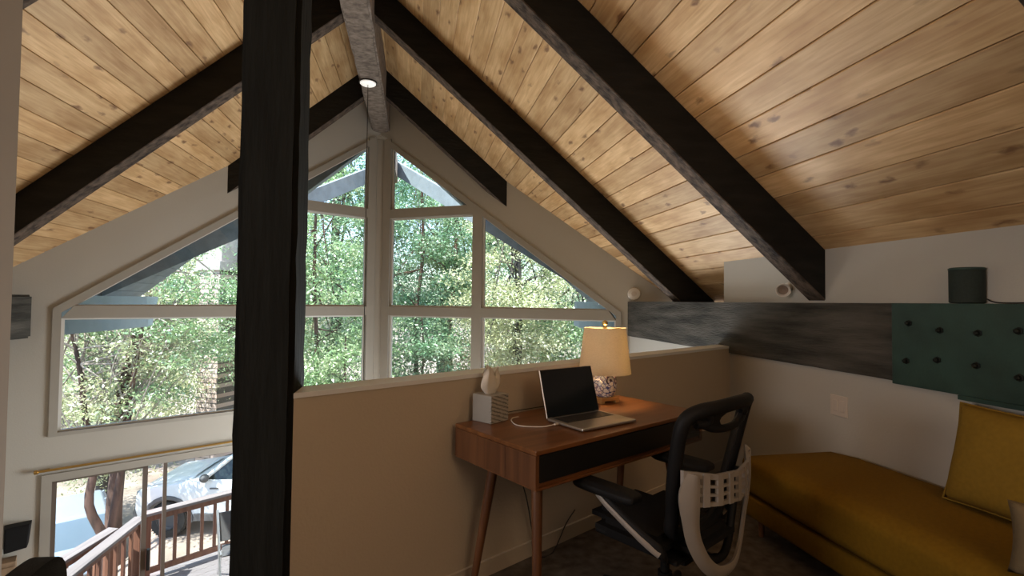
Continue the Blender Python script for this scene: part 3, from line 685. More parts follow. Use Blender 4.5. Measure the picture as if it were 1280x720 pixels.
mb = MB(); mb.ball((0, 0, .31), (.022, .022, .03)); mb.build('bulb', M['bulb'], lamp)
# lamp cord over the back of the desk
mb = MB(); pts = [HWP(1.06, .085, z + .004), HWP(.95, .05, z + .003), HWP(.72, .052, z + .003), HWP(.52, .04, z + .003), HWP(.44, .055, z + .003)]
mb.tube(smoothpath(pts), .0022, 8); tag(mb.build('lamp_cord', M['cord']), 'thin dark lamp cord along the back of the desk', 'cord')
mb = MB(); pts = [HWP(.515, .10, .612), HWP(.52, .095, .50), HWP(.60, .07, .33), HWP(.66, .05, .15), HWP(.70, .06, .02), HWP(.80, .06, .005), HWP(.93, .03, .10), HWP(1.02, .016, .15)]
mb.tube(smoothpath(pts), .003, 8); tag(mb.build('power_cord', M['cord']), 'black power cord dangling under the desk to the floor', 'cord')

# ------------------------------------------------------------------ office chair
def cushion(mb, lo, hi, r=.05, puff=.02, sub=10, mx=None):
    b = bmesh.new(); bmesh.ops.create_cube(b, size=2)
    bmesh.ops.subdivide_edges(b, edges=b.edges[:], cuts=sub, use_grid_fill=True)
    c = [(lo[i] + hi[i]) / 2 for i in range(3)]; h = [(hi[i] - lo[i]) / 2 for i in range(3)]
    for v in b.verts:
        p = [v.co[i] for i in range(3)]
        q = [p[i] * h[i] for i in range(3)]
        inn = [max(-h[i] + r, min(h[i] - r, q[i])) for i in range(3)]
        d = Vector([q[i] - inn[i] for i in range(3)])
        if d.length > 1e-6: d = d.normalized() * r if sum(1 for i in range(3) if abs(p[i]) > .999) else d
        q = [inn[i] + d[i] for i in range(3)]
        k = [1 - p[i] ** 4 for i in range(3)]
        n_ = max(range(3), key=lambda i: abs(p[i]))
        q[n_] += puff * (1 if p[n_] > 0 else -1) * k[(n_ + 1) % 3] * k[(n_ + 2) % 3]
        v.co = Vector([c[i] + q[i] for i in range(3)])
    mb.smooth = True; return mb._add(b, mx)
chair = thing('office_chair', 'black mesh back office chair with a grey lumbar bracket at the desk', 'office chair', at_hw(.72, .76), A)
def seatf(u, v):
    return None
mb = MB()
b = bmesh.new(); bmesh.ops.create_cube(b, size=1)
for v in b.verts: v.co = Vector((v.co.x * .48, .02 + v.co.y * .47, .415 + v.co.z * .075))
bmesh.ops.bevel(b, geom=[e for e in b.edges if abs((e.verts[0].co - e.verts[1].co).z) > .05], offset=.09, segments=6, affect='EDGES')
bmesh.ops.bevel(b, geom=[e for e in b.edges if abs((e.verts[0].co - e.verts[1].co).z) < .01 and abs(e.verts[0].co.z - .415) > .03], offset=.028, segments=4, affect='EDGES')
mb._add(b); mb.smooth = True; mb.build('seat', M['fabric_black'], chair)
mb = MB(); mb.box((-.20, -.17, .365), (.20, .20, .385), .008); mb.build('seat_pan', M['plastic'], chair)
# backrest outline
def backpt(x, z, dy=0):
    return Vector((x, -.172 - .118 * max(-.3, (z - .5) / .45) + .10 * (x / .23) ** 2 * .55 + dy, z))
out = [(-.155, .47), (-.172, .54), (-.197, .66), (-.215, .80), (-.215, .89), (-.175, .925), (-.09, .935), (0, .94), (.09, .935), (.175, .925), (.215, .89), (.215, .80), (.197, .66), (.172, .54), (.155, .47), (.06, .452), (-.06, .452)]
def closed_smooth(pts, n=5):
    m = len(pts); o = []
    for i in range(m):
        p0, p1, p2, p3 = [Vector(pts[(i + k) % m]) for k in (-1, 0, 1, 2)]
        for k in range(n):
            t = k / n; o.append(.5 * ((2 * p1) + (p2 - p0) * t + (2 * p0 - 5 * p1 + 4 * p2 - p3) * t * t + (3 * p1 - p0 - 3 * p2 + p3) * t ** 3))
    return o
o2 = closed_smooth([(a * 1.10, c) for a, c in out])
mb = MB()
ring = [backpt(p.x, p.y) for p in o2]
mb.tube(ring, .025, 12, closed=True)
# lower bar of the hand hole
mb.tube(smoothpath([backpt(-.20, .895), backpt(-.11, .858), backpt(0, .848), backpt(.11, .858), backpt(.20, .895)]), .014, 10)
for sx in (-1, 1):
    pg = [(.225, .91), (.15, .925), (.0, .93), (.045, .918), (.085, .897), (.09, .885), (.08, .872), (.04, .856), (.0, .842), (.15, .858), (.225, .885)]
    mb.prism([backpt(sx * a_, b_, -.008) for a_, b_ in pg], [backpt(sx * a_, b_, .008) for a_, b_ in pg])
    mb.tube(smoothpath([backpt(sx * .205, .91), backpt(sx * .165, .912), backpt(sx * .14, .90), backpt(sx * .145, .88), backpt(sx * .19, .88)]), .016, 10)
bk = mb.build('backrest_frame', M['plastic'], chair, angle=60)
def halfw(z):
    best = .1
    prev = None
    xs = []
    for i in range(len(o2)):
        a_, b_ = o2[i], o2[(i + 1) % len(o2)]
        if (a_.y - z) * (b_.y - z) <= 0 and abs(a_.y - b_.y) > 1e-6:
            k = (z - a_.y) / (b_.y - a_.y); xs.append(abs(a_.x + k * (b_.x - a_.x)))
    return max(xs) if xs else best
mb = MB()
def back_sheet(u, v):
    zz = .468 + v * (.852 - .468); w = halfw(zz); return backpt((u * 2 - 1) * w, zz + 0.0 * u)
mb.grid(back_sheet, 17, 20); mb.build('backrest_mesh', M['mesh'], chair)
# grey lumbar bracket: slotted band and the loop that carries the back
mb = MB(); ns = 8
def lb(x, z, off=0): return Vector((x, -.285 - .02 + .085 * (x / .25) ** 2 + off, z))
def band(x0, x1, z0a, z1a):
    n = 4
    P = [(x0 + (x1 - x0) * i / n) for i in range(n + 1)]
    for i in range(n):
        a_, c_ = P[i], P[i + 1]
        mb.prism([lb(a_, z0a(a_)), lb(c_, z0a(c_)), lb(c_, z1a(c_)), lb(a_, z1a(a_))], [lb(a_, z0a(a_), .012), lb(c_, z0a(c_), .012), lb(c_, z1a(c_), .012), lb(a_, z1a(a_), .012)])
zt = lambda x: .712 - .012 * math.cos(x / .25 * math.pi / 2) + .018 * (abs(x) / .25) ** 3
zb = lambda x: .592 + .01 * (abs(x) / .25)
lerp = lambda k: (lambda x: zb(x) + (zt(x) - zb(x)) * k)
for k0, k1 in ((0, .12), (.30, .38), (.56, .64), (.82, 1.0)): band(-.245, .245, lerp(k0), lerp(k1))
for i in range(9):
    xc = -.225 + i * .05625
    band(xc - (.022 if i in (0, 8) else .012), xc + (.022 if i in (0, 8) else .012), zb, zt)
lum = mb.build('lumbar_bracket', M['grey_plastic'], chair, smooth=False); lum['label'] = 'slotted grey plastic lumbar bracket'
PR = [((-.235, .722), (-.195, .705)), ((-.258, .67), (-.195, .655)), ((-.262, .62), (-.196, .605)), ((-.245, .55), (-.185, .53)), ((-.215, .462), (-.165, .475)), ((-.155, .372), (-.118, .405)), ((-.078, .315), (-.06, .362)), ((.01, .300), (.01, .348)), ((.095, .306), (.075, .352)), ((.17, .352), (.135, .392)), ((.218, .445), (.178, .465)), ((.240, .55), (.195, .55)), ((.250, .62), (.212, .61)), ((.25, .67), (.212, .66)), ((.247, .725), (.225, .71))]
def lp3(p): return Vector((p[0], -.307 + .085 * (p[0] / .25) ** 2 + .055 * max(0, (.60 - p[1]) / .30), p[1]))
oa = smoothpath([lp3(a) for a, b in PR], 6); ob = smoothpath([lp3(b) for a, b in PR], 6)
mb = MB(); n_ = len(oa)
def rib(u, v):
    i = round(u * (n_ - 1)); k = v; p = oa[i].lerp(ob[i], k); p = p.copy(); p.y -= .010 * math.sin(math.pi * k); return p
mb.grid(rib, n_, 7, thick=.010); lo_ = mb.build('back_support_loop', M['grey_plastic'], chair, angle=60); lo_['label'] = 'grey plastic loop under the lumbar bracket'
def loopp(t_): return [((a[0] + b[0]) / 2, (a[1] + b[1]) / 2) for a, b in PR]
# black carrier behind the loop to the mechanism
mb = MB(); mb.tube(smoothpath([Vector((x * .9, -.285 + .085 * (x / .25) ** 2 + .055 * max(0, (.60 - z) / .30) + .012, z + .03)) for x, z in loopp(0)][2:-2], 5), .015, 10)
mb.tube(smoothpath([(0, -.20, .345), (0, -.17, .335), (0, -.10, .345)]), .03, 12, flat=(.014, .05, (0, 0, 1))); mb.build('back_carrier', M['plastic'], chair)
mb = MB(); mb.box((-.09, -.14, .315), (.09, .10, .365), .012); mb.tube([(.09, .0, .34), (.25, .02, .335)], .007, 8); mb.build('tilt_mechanism', M['plastic'], chair)
for sx in (-1, 1):
    mb = MB(); cushion(mb, (sx * .275 - .041, -.055, .568), (sx * .275 + .041, .225, .606), .017, .004, 12)
    arm = mb.build('armrest', M['plastic'], chair)
    mb = MB(); mb.tube(smoothpath([(sx * .285, .10, .575), (sx * .29, .05, .54), (sx * .283, -.08, .47), (sx * .262, -.15, .43), (sx * .20, -.12, .378)]), .02, 10, flat=(.02, .011, (0, .4, 1))); mb.build('arm_support', M['plastic'], arm)
    mb = MB(); mb.tube(smoothpath([(sx * .300, .11, .568), (sx * .304, .05, .535), (sx * .297, -.08, .465), (sx * .279, -.15, .425)]), .01, 10, flat=(.011, .004, (0, .4, 1))); mb.build('arm_trim', M['grey_plastic'], arm)
mb = MB(); mb.lathe([(.028, .10), (.028, .22), (.018, .22), (.018, .325)], 24); mb.build('gas_lift', M['plastic'], chair)
mb = MB(); mb.lathe([(.001, .07), (.045, .07), (.05, .09), (.04, .125), (.03, .13)], 24)
for k in range(5):
    a_ = R(72 * k + 20); d_ = Vector((math.cos(a_), math.sin(a_), 0))
    mb.tube([d_ * .03 + Vector((0, 0, .10)), d_ * .18 + Vector((0, 0, .092)), d_ * .295 + Vector((0, 0, .072))], [.026, .021, .015], 10)
stb = mb.build('star_base', M['plastic'], chair)
for k in range(5):
    a_ = R(72 * k + 20); d_ = Vector((math.cos(a_), math.sin(a_), 0)); p = d_ * .295
    mb = MB()
    for s_ in (-1, 1):
        mm = Matrix.Translation((p.x, p.y, .028)) @ Matrix.Rotation(a_ + .5, 4, 'Z') @ Matrix.Translation((s_ * .014, 0, 0)) @ Matrix.Rotation(R(90), 4, 'Y')
        mb.lathe([(.001, -.009), (.024, -.009), (.028, -.004), (.028, .004), (.024, .009), (.001, .009)], 20, mm)
    mb.tube([(p.x, p.y, .03), (p.x, p.y, .075)], .008, 8); mb.build('caster', M['plastic'], stb)

# ------------------------------------------------------------------ sofa
sofa = thing('chaise_sofa', 'mustard yellow chaise sofa along the right wall', 'sofa', (2.50, 1.2, 0))
SX0 = -.655
mb = MB(); cushion(mb, (SX0, -1.6, .225), (-.005, 1.42, .44), .05, .012, 14); mb.build('seat_cushion', M['sofa'], sofa, angle=80)
mb = MB(); mb.box((SX0 + .012, -1.6, .105), (-.012, 1.41, .222), .02, seg=3); mb.build('base_frame', M['sofa'], sofa, smooth=True)
for x in (SX0 + .08, -.10):
    for y in (-1.5, 1.33):
        mb = MB(); mb.tube([(x, y, 0), (x, y, .108)], [.014, .02], 14); mb.build('leg', M['walnut_v'], sofa)
# mustard pillow leaning on the wall
t = thing('throw_pillow', 'mustard pillow standing on the sofa against the right wall', 'pillow', (2.285, 1.545, .462), 0)
mb = MB(); lean = Matrix.Rotation(R(14), 4, 'Y') @ Matrix.Rotation(R(0), 4, 'X')
def pillow(mb, w, h, d, mx):
    n = 22
    for sgn in (1, -1):
        def f(u, v):
            x, y = u * 2 - 1, v * 2 - 1
            e = max(0, (1 - abs(x) ** 3.2)) * max(0, (1 - abs(y) ** 3.2))
            pin = 1 - .055 * (1 - y * y), 1 - .055 * (1 - x * x)
            return mx @ Vector((sgn * d * (e ** .5) + .004 * math.sin(7 * x + 4 * y) * e, x * w / 2 * pin[0], h / 2 + y * h / 2 * pin[1]))
        mb.grid(f, n, n)
    bmesh.ops.remove_doubles(mb.bm, verts=mb.bm.verts, dist=.0008); bmesh.ops.recalc_face_normals(mb.bm, faces=mb.bm.faces)
pillow(mb, .56, .425, .085, lean); mb.build('cover', M['pillow'], t, angle=100)
mb = MB(); nn = 40; edge = []
for sgn_pt in [(-1 + 2 * i / nn, -1) for i in range(nn)] + [(1, -1 + 2 * i / nn) for i in range(nn)] + [(1 - 2 * i / nn, 1) for i in range(nn)] + [(-1, 1 - 2 * i / nn) for i in range(nn)]:
    x, y = sgn_pt; edge.append(lean @ Vector((0, x * .28 * (1 - .055 * (1 - y * y)), .2125 + y * .2125 * (1 - .055 * (1 - x * x)))))
mb.tube(edge, .004, 8, closed=True); mb.build('piping', M['pillow'], t, angle=100)
t = thing('throw_pillow', 'small beige pillow at the bottom right corner in front of the mustard one', 'pillow', (1.975, 1.09, .462), R(31))
mb = MB(); pillow(mb, .46, .22, .07, Matrix.Rotation(R(10), 4, 'Y')); mb.build('cover', M['beige'], t, angle=100)

# ------------------------------------------------------------------ black chair at bottom left
t = thing('side_chair', 'black padded chair with only its back top showing at the bottom left', 'chair', (-.742, .972, .03), R(94))
mb = MB()
def chback(u, v):
    x = (u * 2 - 1) * .22; zz = .42 + v * .385; e = 1 - abs(u * 2 - 1) ** 3; return Vector((x, -.02 - .06 * v + .05 * (u * 2 - 1) ** 2, zz - .13 * (1 - e) * v))
mb.grid(chback, 21, 14, thick=.035); mb.build('backrest', M['fabric_black'], t, angle=60)
mb = MB(); cushion(mb, (-.22, -.02, .40), (.22, .42, .47), .03, .01, 8); mb.build('seat', M['fabric_black'], t, angle=80)
for x in (-.18, .18):
    for y in (.02, .37):
        mb = MB(); mb.tube([(x * 1.1, y, 0), (x, y, .41)], [.012, .016], 12); mb.build('leg', M['black'], t)

# ------------------------------------------------------------------ outdoors
def gz(x, y):
    z = -3.84 + .605 * max(-3.2, min(0, x + 5.2)) + .03 * max(0, y - 16)
    return z + .9 * max(0, min(1, (x + 3.5) / 6.)) * max(0, min(1, (y - 7) / 6))
mb = MB()
def gr_(u, v):
    x = -45 + 90 * u; y = 5.2 + 60 * v ** 1.4; return Vector((x, y, gz(x, y) + .08 * math.sin(x * 1.7) * math.sin(y * 1.3)))
mb.grid(gr_, 80, 60); g = mb.build('ground', M['dirt'], smooth=True); g['kind'] = 'structure'
# deck
DZ = -2.60
dk = MB(); dpoly = [(-3.70, 5.75), (-3.70, 8.02), (XR, 10.4), (2.7, 8.3), (2.7, 5.75), (XR, YA + .25)]
ang = math.atan2(10.4 - 8.02, XR + 3.70); dirv = Vector((math.cos(ang), math.sin(ang))); nrm = Vector((-dirv.y, dirv.x))
o0 = Vector((-3.70, 8.02))
for k in range(26):
    s0, s1 = -k * .145 - .14, -k * .145
    a0 = o0 + nrm * s1; 
    # clip board to x >= -3.70 and x <= XR
    def seg(s_): 
        p = o0 + nrm * s_; t0 = (-3.70 - p.x) / dirv.x; t1 = (XR + .6 - p.x) / dirv.x
        return p + dirv * t0, p + dirv * t1
    (a1, b1), (a2, b2) = seg(s1), seg(s0)
    gyl = lambda p: gy(p.x) + .2
    if a2.y < 5.6: a2 = a2
    dk.prism([(a1.x, a1.y, DZ - .035), (b1.x, b1.y, DZ - .035), (b2.x, b2.y, DZ - .035), (a2.x, a2.y, DZ - .035)], [(a1.x, a1.y, DZ), (b1.x, b1.y, DZ), (b2.x, b2.y, DZ), (a2.x, a2.y, DZ)], .004, seg=1)
o = dk.build('deck', M['deck']); o['kind'] = 'structure'
def railing(p0, p1, z, label, zp0=None, zp1=None, posts=True, h=.93, cap=M['railcap'], slope=0):
    p0, p1 = Vector(p0), Vector(p1); d = p1 - p0; ln = d.length; an = math.atan2(d.y, d.x)
    t = thing('deck_railing', label, 'railing', (p0.x, p0.y, z), an, 'wooden deck railings')
    sl = slope
    def P(x, y, zz): return (x, y, zz + sl * x)
    def bar(mb, x0, x1, y0, y1, z0, z1, bev=.004):
        mb.prism([P(x0, y0, z0), P(x1, y0, z0), P(x1, y1, z0), P(x0, y1, z0)], [P(x0, y0, z1), P(x1, y0, z1), P(x1, y1, z1), P(x0, y1, z1)], bev, seg=1)
    mb = MB(); bar(mb, -.05, ln + .05, -.075, .075, h - .04, h); mb.build('cap_rail', cap, t)
    mb = MB(); bar(mb, 0, ln, -.02, .02, h - .13, h - .042); bar(mb, 0, ln, -.02, .02, .08, .16); mb.build('rail', M['redwood'], t)
    nb = max(2, int(ln / .17))
    for i in range(1, nb):
        mb = MB(); x = ln * i / nb; bar(mb, x - .02, x + .02, -.019, .019, .162, h - .131, .003); mb.build('baluster', M['redwood'], t)
    for x in (0, ln):
        mb = MB(); bar(mb, x - .045, x + .045, -.045, .045, .0 if not sl else -.4, h - .042); mb.build('post', M['redwood'], t)
    return t
railing((-3.60, 7.83), (XR - .1, 10.15), DZ, 'redwood deck railing in front of the white vehicle')
railing((-3.62, 7.66), (-3.62, 5.95), DZ, 'redwood railing with a grey cap running toward the house wall')
railing((-3.85, 7.45), (-4.45, 5.70), DZ - .05, 'sloping stair railing beyond the deck at the lower left', slope=-.12)
# patio chair
t = thing('patio_chair', 'metal patio chair partly behind the black post on the deck', 'chair', (-2.28, 7.62, DZ), R(20))
mb = MB()
mb.tube(smoothpath([(-.28, -.02, 0), (-.30, .12, .42), (-.33, .30, .92)]), .016, 10); mb.tube(smoothpath([(-.30, .35, 0), (-.28, .1, .40), (-.28, -.1, .44)]), .016, 10); mb.tube(smoothpath([(.22, -.02, 0), (.20, .12, .42), (.17, .30, .92)]), .016, 10); mb.tube(smoothpath([(.22, .35, 0), (.20, .1, .40), (.20, -.1, .44)]), .016, 10)
mb.build('frame', M['rim'], t)
mb = MB(); mb.box((-.27, -.12, .425), (.20, .24, .445), .006); mb.build('seat', M['cargrey'], t)
mb = MB(); mb.prism([(-.29, .17, .52), (.19, .17, .52), (.17, .29, .88), (-.32, .29, .88)], [(-.29, .185, .52), (.19, .185, .52), (.17, .305, .88), (-.32, .305, .88)], .004); mb.build('backrest', M['cargrey'], t)

# vehicles -----------------------------------------------------------
def wheel(parent, x, y, r, w, sy):
    mm = Matrix.Translation((x, y, r)) @ Matrix.Rotation(R(90), 4, 'X')
    mb = MB(); mb.lathe([(r * .58, -w / 2), (r * .92, -w / 2), (r, -w / 2 + .03), (r, w / 2 - .03), (r * .92, w / 2), (r * .58, w / 2)], 40, mm, cap=False)
    for k in range(40):
        a_ = 2 * math.pi * k / 40; mb.box((-.012, -.008, -w / 2 + .01), (.012, .008, w / 2 - .01), 0, mm @ Matrix.Rotation(a_, 4, 'Z') @ Matrix.Translation((0, r, 0)))
    ty = mb.build('wheel', M['tyre'], parent)
    mb = MB(); mb.lathe([(r * .6, -w / 2 + .005), (r * .6, w / 2 - .005), (r * .54, w / 2 - .02), (r * .54, -w / 2 + .02)], 32, mm, cap=False)
    mb.lathe([(.001, -.03 ), (r * .16, -.03), (r * .16, .04), (.001, .045)], 20, mm @ Matrix.Translation((0, 0, -sy * w * .3)))
    for k in range(6):
        mb.box((r * .1, -.028, -.02), (r * .57, .028, .012), .006, mm @ Matrix.Rotation(2 * math.pi * k / 6, 4, 'Z') @ Matrix.Translation((0, 0, -sy * w * .32)))
    mb.build('rim', M['rim'], ty)
    mb = MB(); mb.lathe([(.001, 0), (r * .55, 0), (r * .55, .01), (.001, .01)], 32, mm); mb.build('brake_disc', M['cargrey'], ty)
def suv(label, cat, loc, rz, paint, name='suv', scale=1.0, glass=None):
    t = thing(name, label, cat, loc, rz); t.scale = (scale,) * 3; glass = glass or M['carglass']
    W = .94; r = .385; xf, xr_ = 1.40, -1.40
    def arch(cx, R_=.49, n=12): return [(cx + R_ * math.cos(math.pi * k / n), .34 + R_ * math.sin(math.pi * k / n) * 1.05) for k in range(n + 1)]
    lower = [(2.02, .48), (2.06, .62), (2.05, .92), (1.95, 1.06)] + [(.98, 1.20), (.60, 1.22), (-2.10, 1.18), (-2.26, 1.05), (-2.28, .5), (-2.2, .36)] + [(x, z) for x, z in arch(xr_)[::-1]] + [(x, z) for x, z in arch(xf)[::-1]] + [(1.98, .36)]
    mb = MB()
    prof = lower
    mb.prism([(x, -W, z) for x, z in prof], [(x, W, z) for x, z in prof], .035, seg=3); mb.smooth = True
    body = mb.build('body', paint, t, angle=50)
    # hood bulge
    mb = MB()
    def hood(u, v):
        x = .98 + u * .98; y = (v * 2 - 1) * .80; return Vector((x, y, 1.205 - .135 * u + .055 * (1 - (v * 2 - 1) ** 4) * (1 - u ** 4) - (.0 if .05 < u else .02)))
    mb.grid(hood, 14, 14); mb.build('hood', paint, body)
    # cabin
    bt = [(.72, 1.215), (-2.12, 1.175)]; tp = [(.10, 1.74), (-1.98, 1.76)]
    mb = MB(); wb, wt = .90, .70
    for sy in (-1, 1):
        for (xb, xt) in ((.72, .08), (-.30, -.36), (-1.22, -1.18), (-2.10, -1.98)):
            mb.tube([(xb, sy * wb, 1.2), (xt, sy * wt, 1.74)], .045, 8)
    mb.prism([(.12, -wt, 1.72), (.12, wt, 1.72), (-2.0, wt, 1.73), (-2.0, -wt, 1.73)], [(-.02, -wt * .9, 1.81), (-.02, wt * .9, 1.81), (-1.9, wt * .9, 1.82), (-1.9, -wt * .9, 1.82)], .02); mb.build('roof', paint, body)
    for sy in (-1, 1):
        for x0, x1 in ((.66, -.28), (-.32, -1.18), (-1.24, -2.05)):
            k = lambda x: x - (.0 if x < .5 else .58)
            mb = MB(); mb.prism([(x0, sy * (wb - .005), 1.21), (x1, sy * (wb - .005), 1.21), (x1 + .03, sy * (wt + .005), 1.73), (k(x0) , sy * (wt + .005), 1.73)], [(x0, sy * (wb - .02), 1.21), (x1, sy * (wb - .02), 1.21), (x1 + .03, sy * (wt - .01), 1.73), (k(x0), sy * (wt - .01), 1.73)]); mb.build('side_window', glass, body)
    mb = MB(); mb.prism([(.74, -.86, 1.21), (.74, .86, 1.21), (.12, .68, 1.73), (.12, -.68, 1.73)], [(.72, -.86, 1.20), (.72, .86, 1.20), (.10, .68, 1.72), (.10, -.68, 1.72)]); mb.build('windscreen', glass, body)
    mb = MB(); mb.prism([(-2.13, -.84, 1.2), (-2.13, .84, 1.2), (-2.0, .66, 1.72), (-2.0, -.66, 1.72)], [(-2.11, -.84, 1.2), (-2.11, .84, 1.2), (-1.98, .66, 1.72), (-1.98, -.66, 1.72)]); mb.build('rear_window', glass, body)
    for sy in (-1, 1):
        for cx in (xf, xr_):
            mb = MB(); pts = [Vector((x, sy * (W + .005), z)) for x, z in arch(cx, .50)]
            mb.tube(pts, .03, 8, flat=(.045, .03, (0, 0, 1))); mb.build('arch_flare', M['cargrey'], body)
            wheel(t, cx, sy * (W - .13), r, .24, -sy)
        mb = MB(); mb.box((-.86, sy * W - .03, .36), (.86, sy * W + .03, .52), .015); mb.build('rocker', M['cargrey'], body)
        mb = MB(); mb.ball((.62, sy * 1.03, 1.29), (.09, .10, .09)); mb.build('mirror', M['cargrey'], body)
        mb = MB(); mb.box((1.95, sy * .72 - .15, .84), (2.08, sy * .72 + .15, 1.0), .03); mb.build('headlight', M['lamp_lens'], body)
        for x in (.45, -.5):
            mb = MB(); mb.box((x - .09, sy * W - .01, 1.03), (x + .09, sy * W + .02, 1.06), .008); mb.build('door_handle', M['cargrey'], body)
    mb = MB(); mb.box((2.0, -.55, .72), (2.08, .55, 1.0), .02); mb.build('grille', M['cargrey'], body)
    mb = MB(); mb.box((1.94, -.92, .42), (2.12, .92, .64), .04); mb.build('bumper', M['cargrey'], body)
    return t
# the front wheel nearest us touches the ground at about (-5.15, 12.2)
hd = math.atan2(.10, -1.0)
hx_, hy_ = math.cos(hd), math.sin(hd); fw = Vector((hx_, hy_)); lf = Vector((-hy_, hx_))
cen = Vector((-5.15, 12.2)) - fw * 1.40 - lf * .81
suv('white off-road vehicle parked beyond the deck railing', 'car', (cen.x, cen.y, -3.86), hd, M['carwhite'])
suv('silver blue car parked behind the leaning tree trunks at left', 'car', (-7.75, 13.6, -5.38), R(-58), M['carsilver'], name='car', scale=.86, glass=mat('sky_painted_glass', (.14, .19, .25), .08, metal=.2))  # sky reflection painted into the base colour of the glass

# chimney
t = thing('brick_chimney', 'tall brick chimney standing among the trees behind the white vehicle', 'chimney', (-6.15, 18.6, -4.0), R(-28))
mb = MB(); mb.box((-.42, -.9, 0), (.42, .9, 6.2)); mb.build('stack', M['brick'], t)
mb = MB(); mb.box((-.5, -.98, 6.2), (.5, .98, 6.5), .01); mb.box((-.36, -.85, 6.5), (.42, .9, 7.0), .01); mb.build('corbel', M['cap'], t)
mb = MB(); mb.box((-.28, -.8, 7.0), (.40, .88, 9.2)); mb.build('flue', M['cap'], t)

# trees --------------------------------------------------------------
def leaves(pts, size, nper, spread, rng):
    n = len(pts) * nper
    c = np.repeat(np.array(pts), nper, axis=0) + rng.normal(0, 1, (n, 3)) * np.array([spread * 1.1, spread * 1.1, spread * .5])
    nn = rng.normal(0, .62, (n, 3)); nn[:, 2] += .75; nn /= np.linalg.norm(nn, axis=1)[:, None]
    a = np.cross(nn, rng.normal(0, 1, (n, 3))); a /= np.linalg.norm(a, axis=1)[:, None]
    b = np.cross(nn, a)
    s = size * rng.uniform(.55, 1.3, (n, 1))
    V = np.empty((n, 4, 3)); V[:, 0] = c - a * s; V[:, 1] = c + b * s * .42; V[:, 2] = c + a * s; V[:, 3] = c - b * s * .42
    return V.reshape(-1, 3)
def leaf_obj(V, m, parent):
    n = len(V) // 4; me = bpy.data.meshes.new('foliage'); me.vertices.add(len(V)); me.vertices.foreach_set('co', V.astype(np.float32).ravel())
    me.loops.add(n * 4); me.loops.foreach_set('vertex_index', np.arange(n * 4, dtype=np.int32)); me.polygons.add(n)
    me.polygons.foreach_set('loop_start', np.arange(0, n * 4, 4, dtype=np.int32)); me.update(calc_edges=True); me.materials.append(m)
    o = bpy.data.objects.new('foliage', me); COL.objects.link(o); o.parent = parent; return o
def tree(x, y, label, h, r0, crown, lm, bark, size=.044, ncl=90, nper=260, spread=.25, lean=(0, 0), seed=1, group=None, nbr=22, trunk_top=None):
    """crown = (cx,cy,cz, rx,ry,rz) relative to the foot of the tree"""
    rng = np.random.default_rng(seed); rr = random.Random(seed); z0 = gz(x, y) - .1
    t = thing('tree', label, 'tree', (x, y, z0), 0, group)
    cx, cy, cz, rx, ry, rz = crown
    top = Vector((lean[0], lean[1], trunk_top or h))
    tp = [Vector((0, 0, 0))] + [Vector((lean[0] * k ** 1.3 + rr.uniform(-.08, .08) * (1 if k < 1 else 0), lean[1] * k ** 1.3 + rr.uniform(-.08, .08), (trunk_top or h) * k)) for k in (.15, .3, .45, .6, .8, 1.0)]
    path = smoothpath(tp, 4); n = len(path)
    mb = MB(); mb.tube(path, [r0 * (1.15 - .85 * i / (n - 1)) for i in range(n)], 12); mb.build('trunk', bark, t)
    cl = []
    for k in range(ncl):
        d = rng.normal(0, 1, 3); d /= np.linalg.norm(d); q = rng.uniform(.35, 1.0) ** .6
        cl.append((cx + d[0] * rx * q, cy + d[1] * ry * q, cz + d[2] * rz * q))
    mb = MB()
    for k in range(nbr):
        s_ = path[int(n * rr.uniform(.45, .95))]; e = Vector(cl[rr.randrange(ncl)])
        mid = s_.lerp(e, .5) + Vector((rr.uniform(-.2, .2), rr.uniform(-.2, .2), rr.uniform(-.1, .25)))
        pp = smoothpath([s_, mid, e], 5); mb.tube(pp, [r0 * rr.uniform(.10, .34) * (1 - .85 * i / (len(pp) - 1)) for i in range(len(pp))], 7)
    mb.build('branches', M['bark_pale'] if (lm == 'leafC' or x < -5.5) else bark, t)
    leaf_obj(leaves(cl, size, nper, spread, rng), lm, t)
    return t
G1, G2 = 'trees close to the house', 'trees farther back'
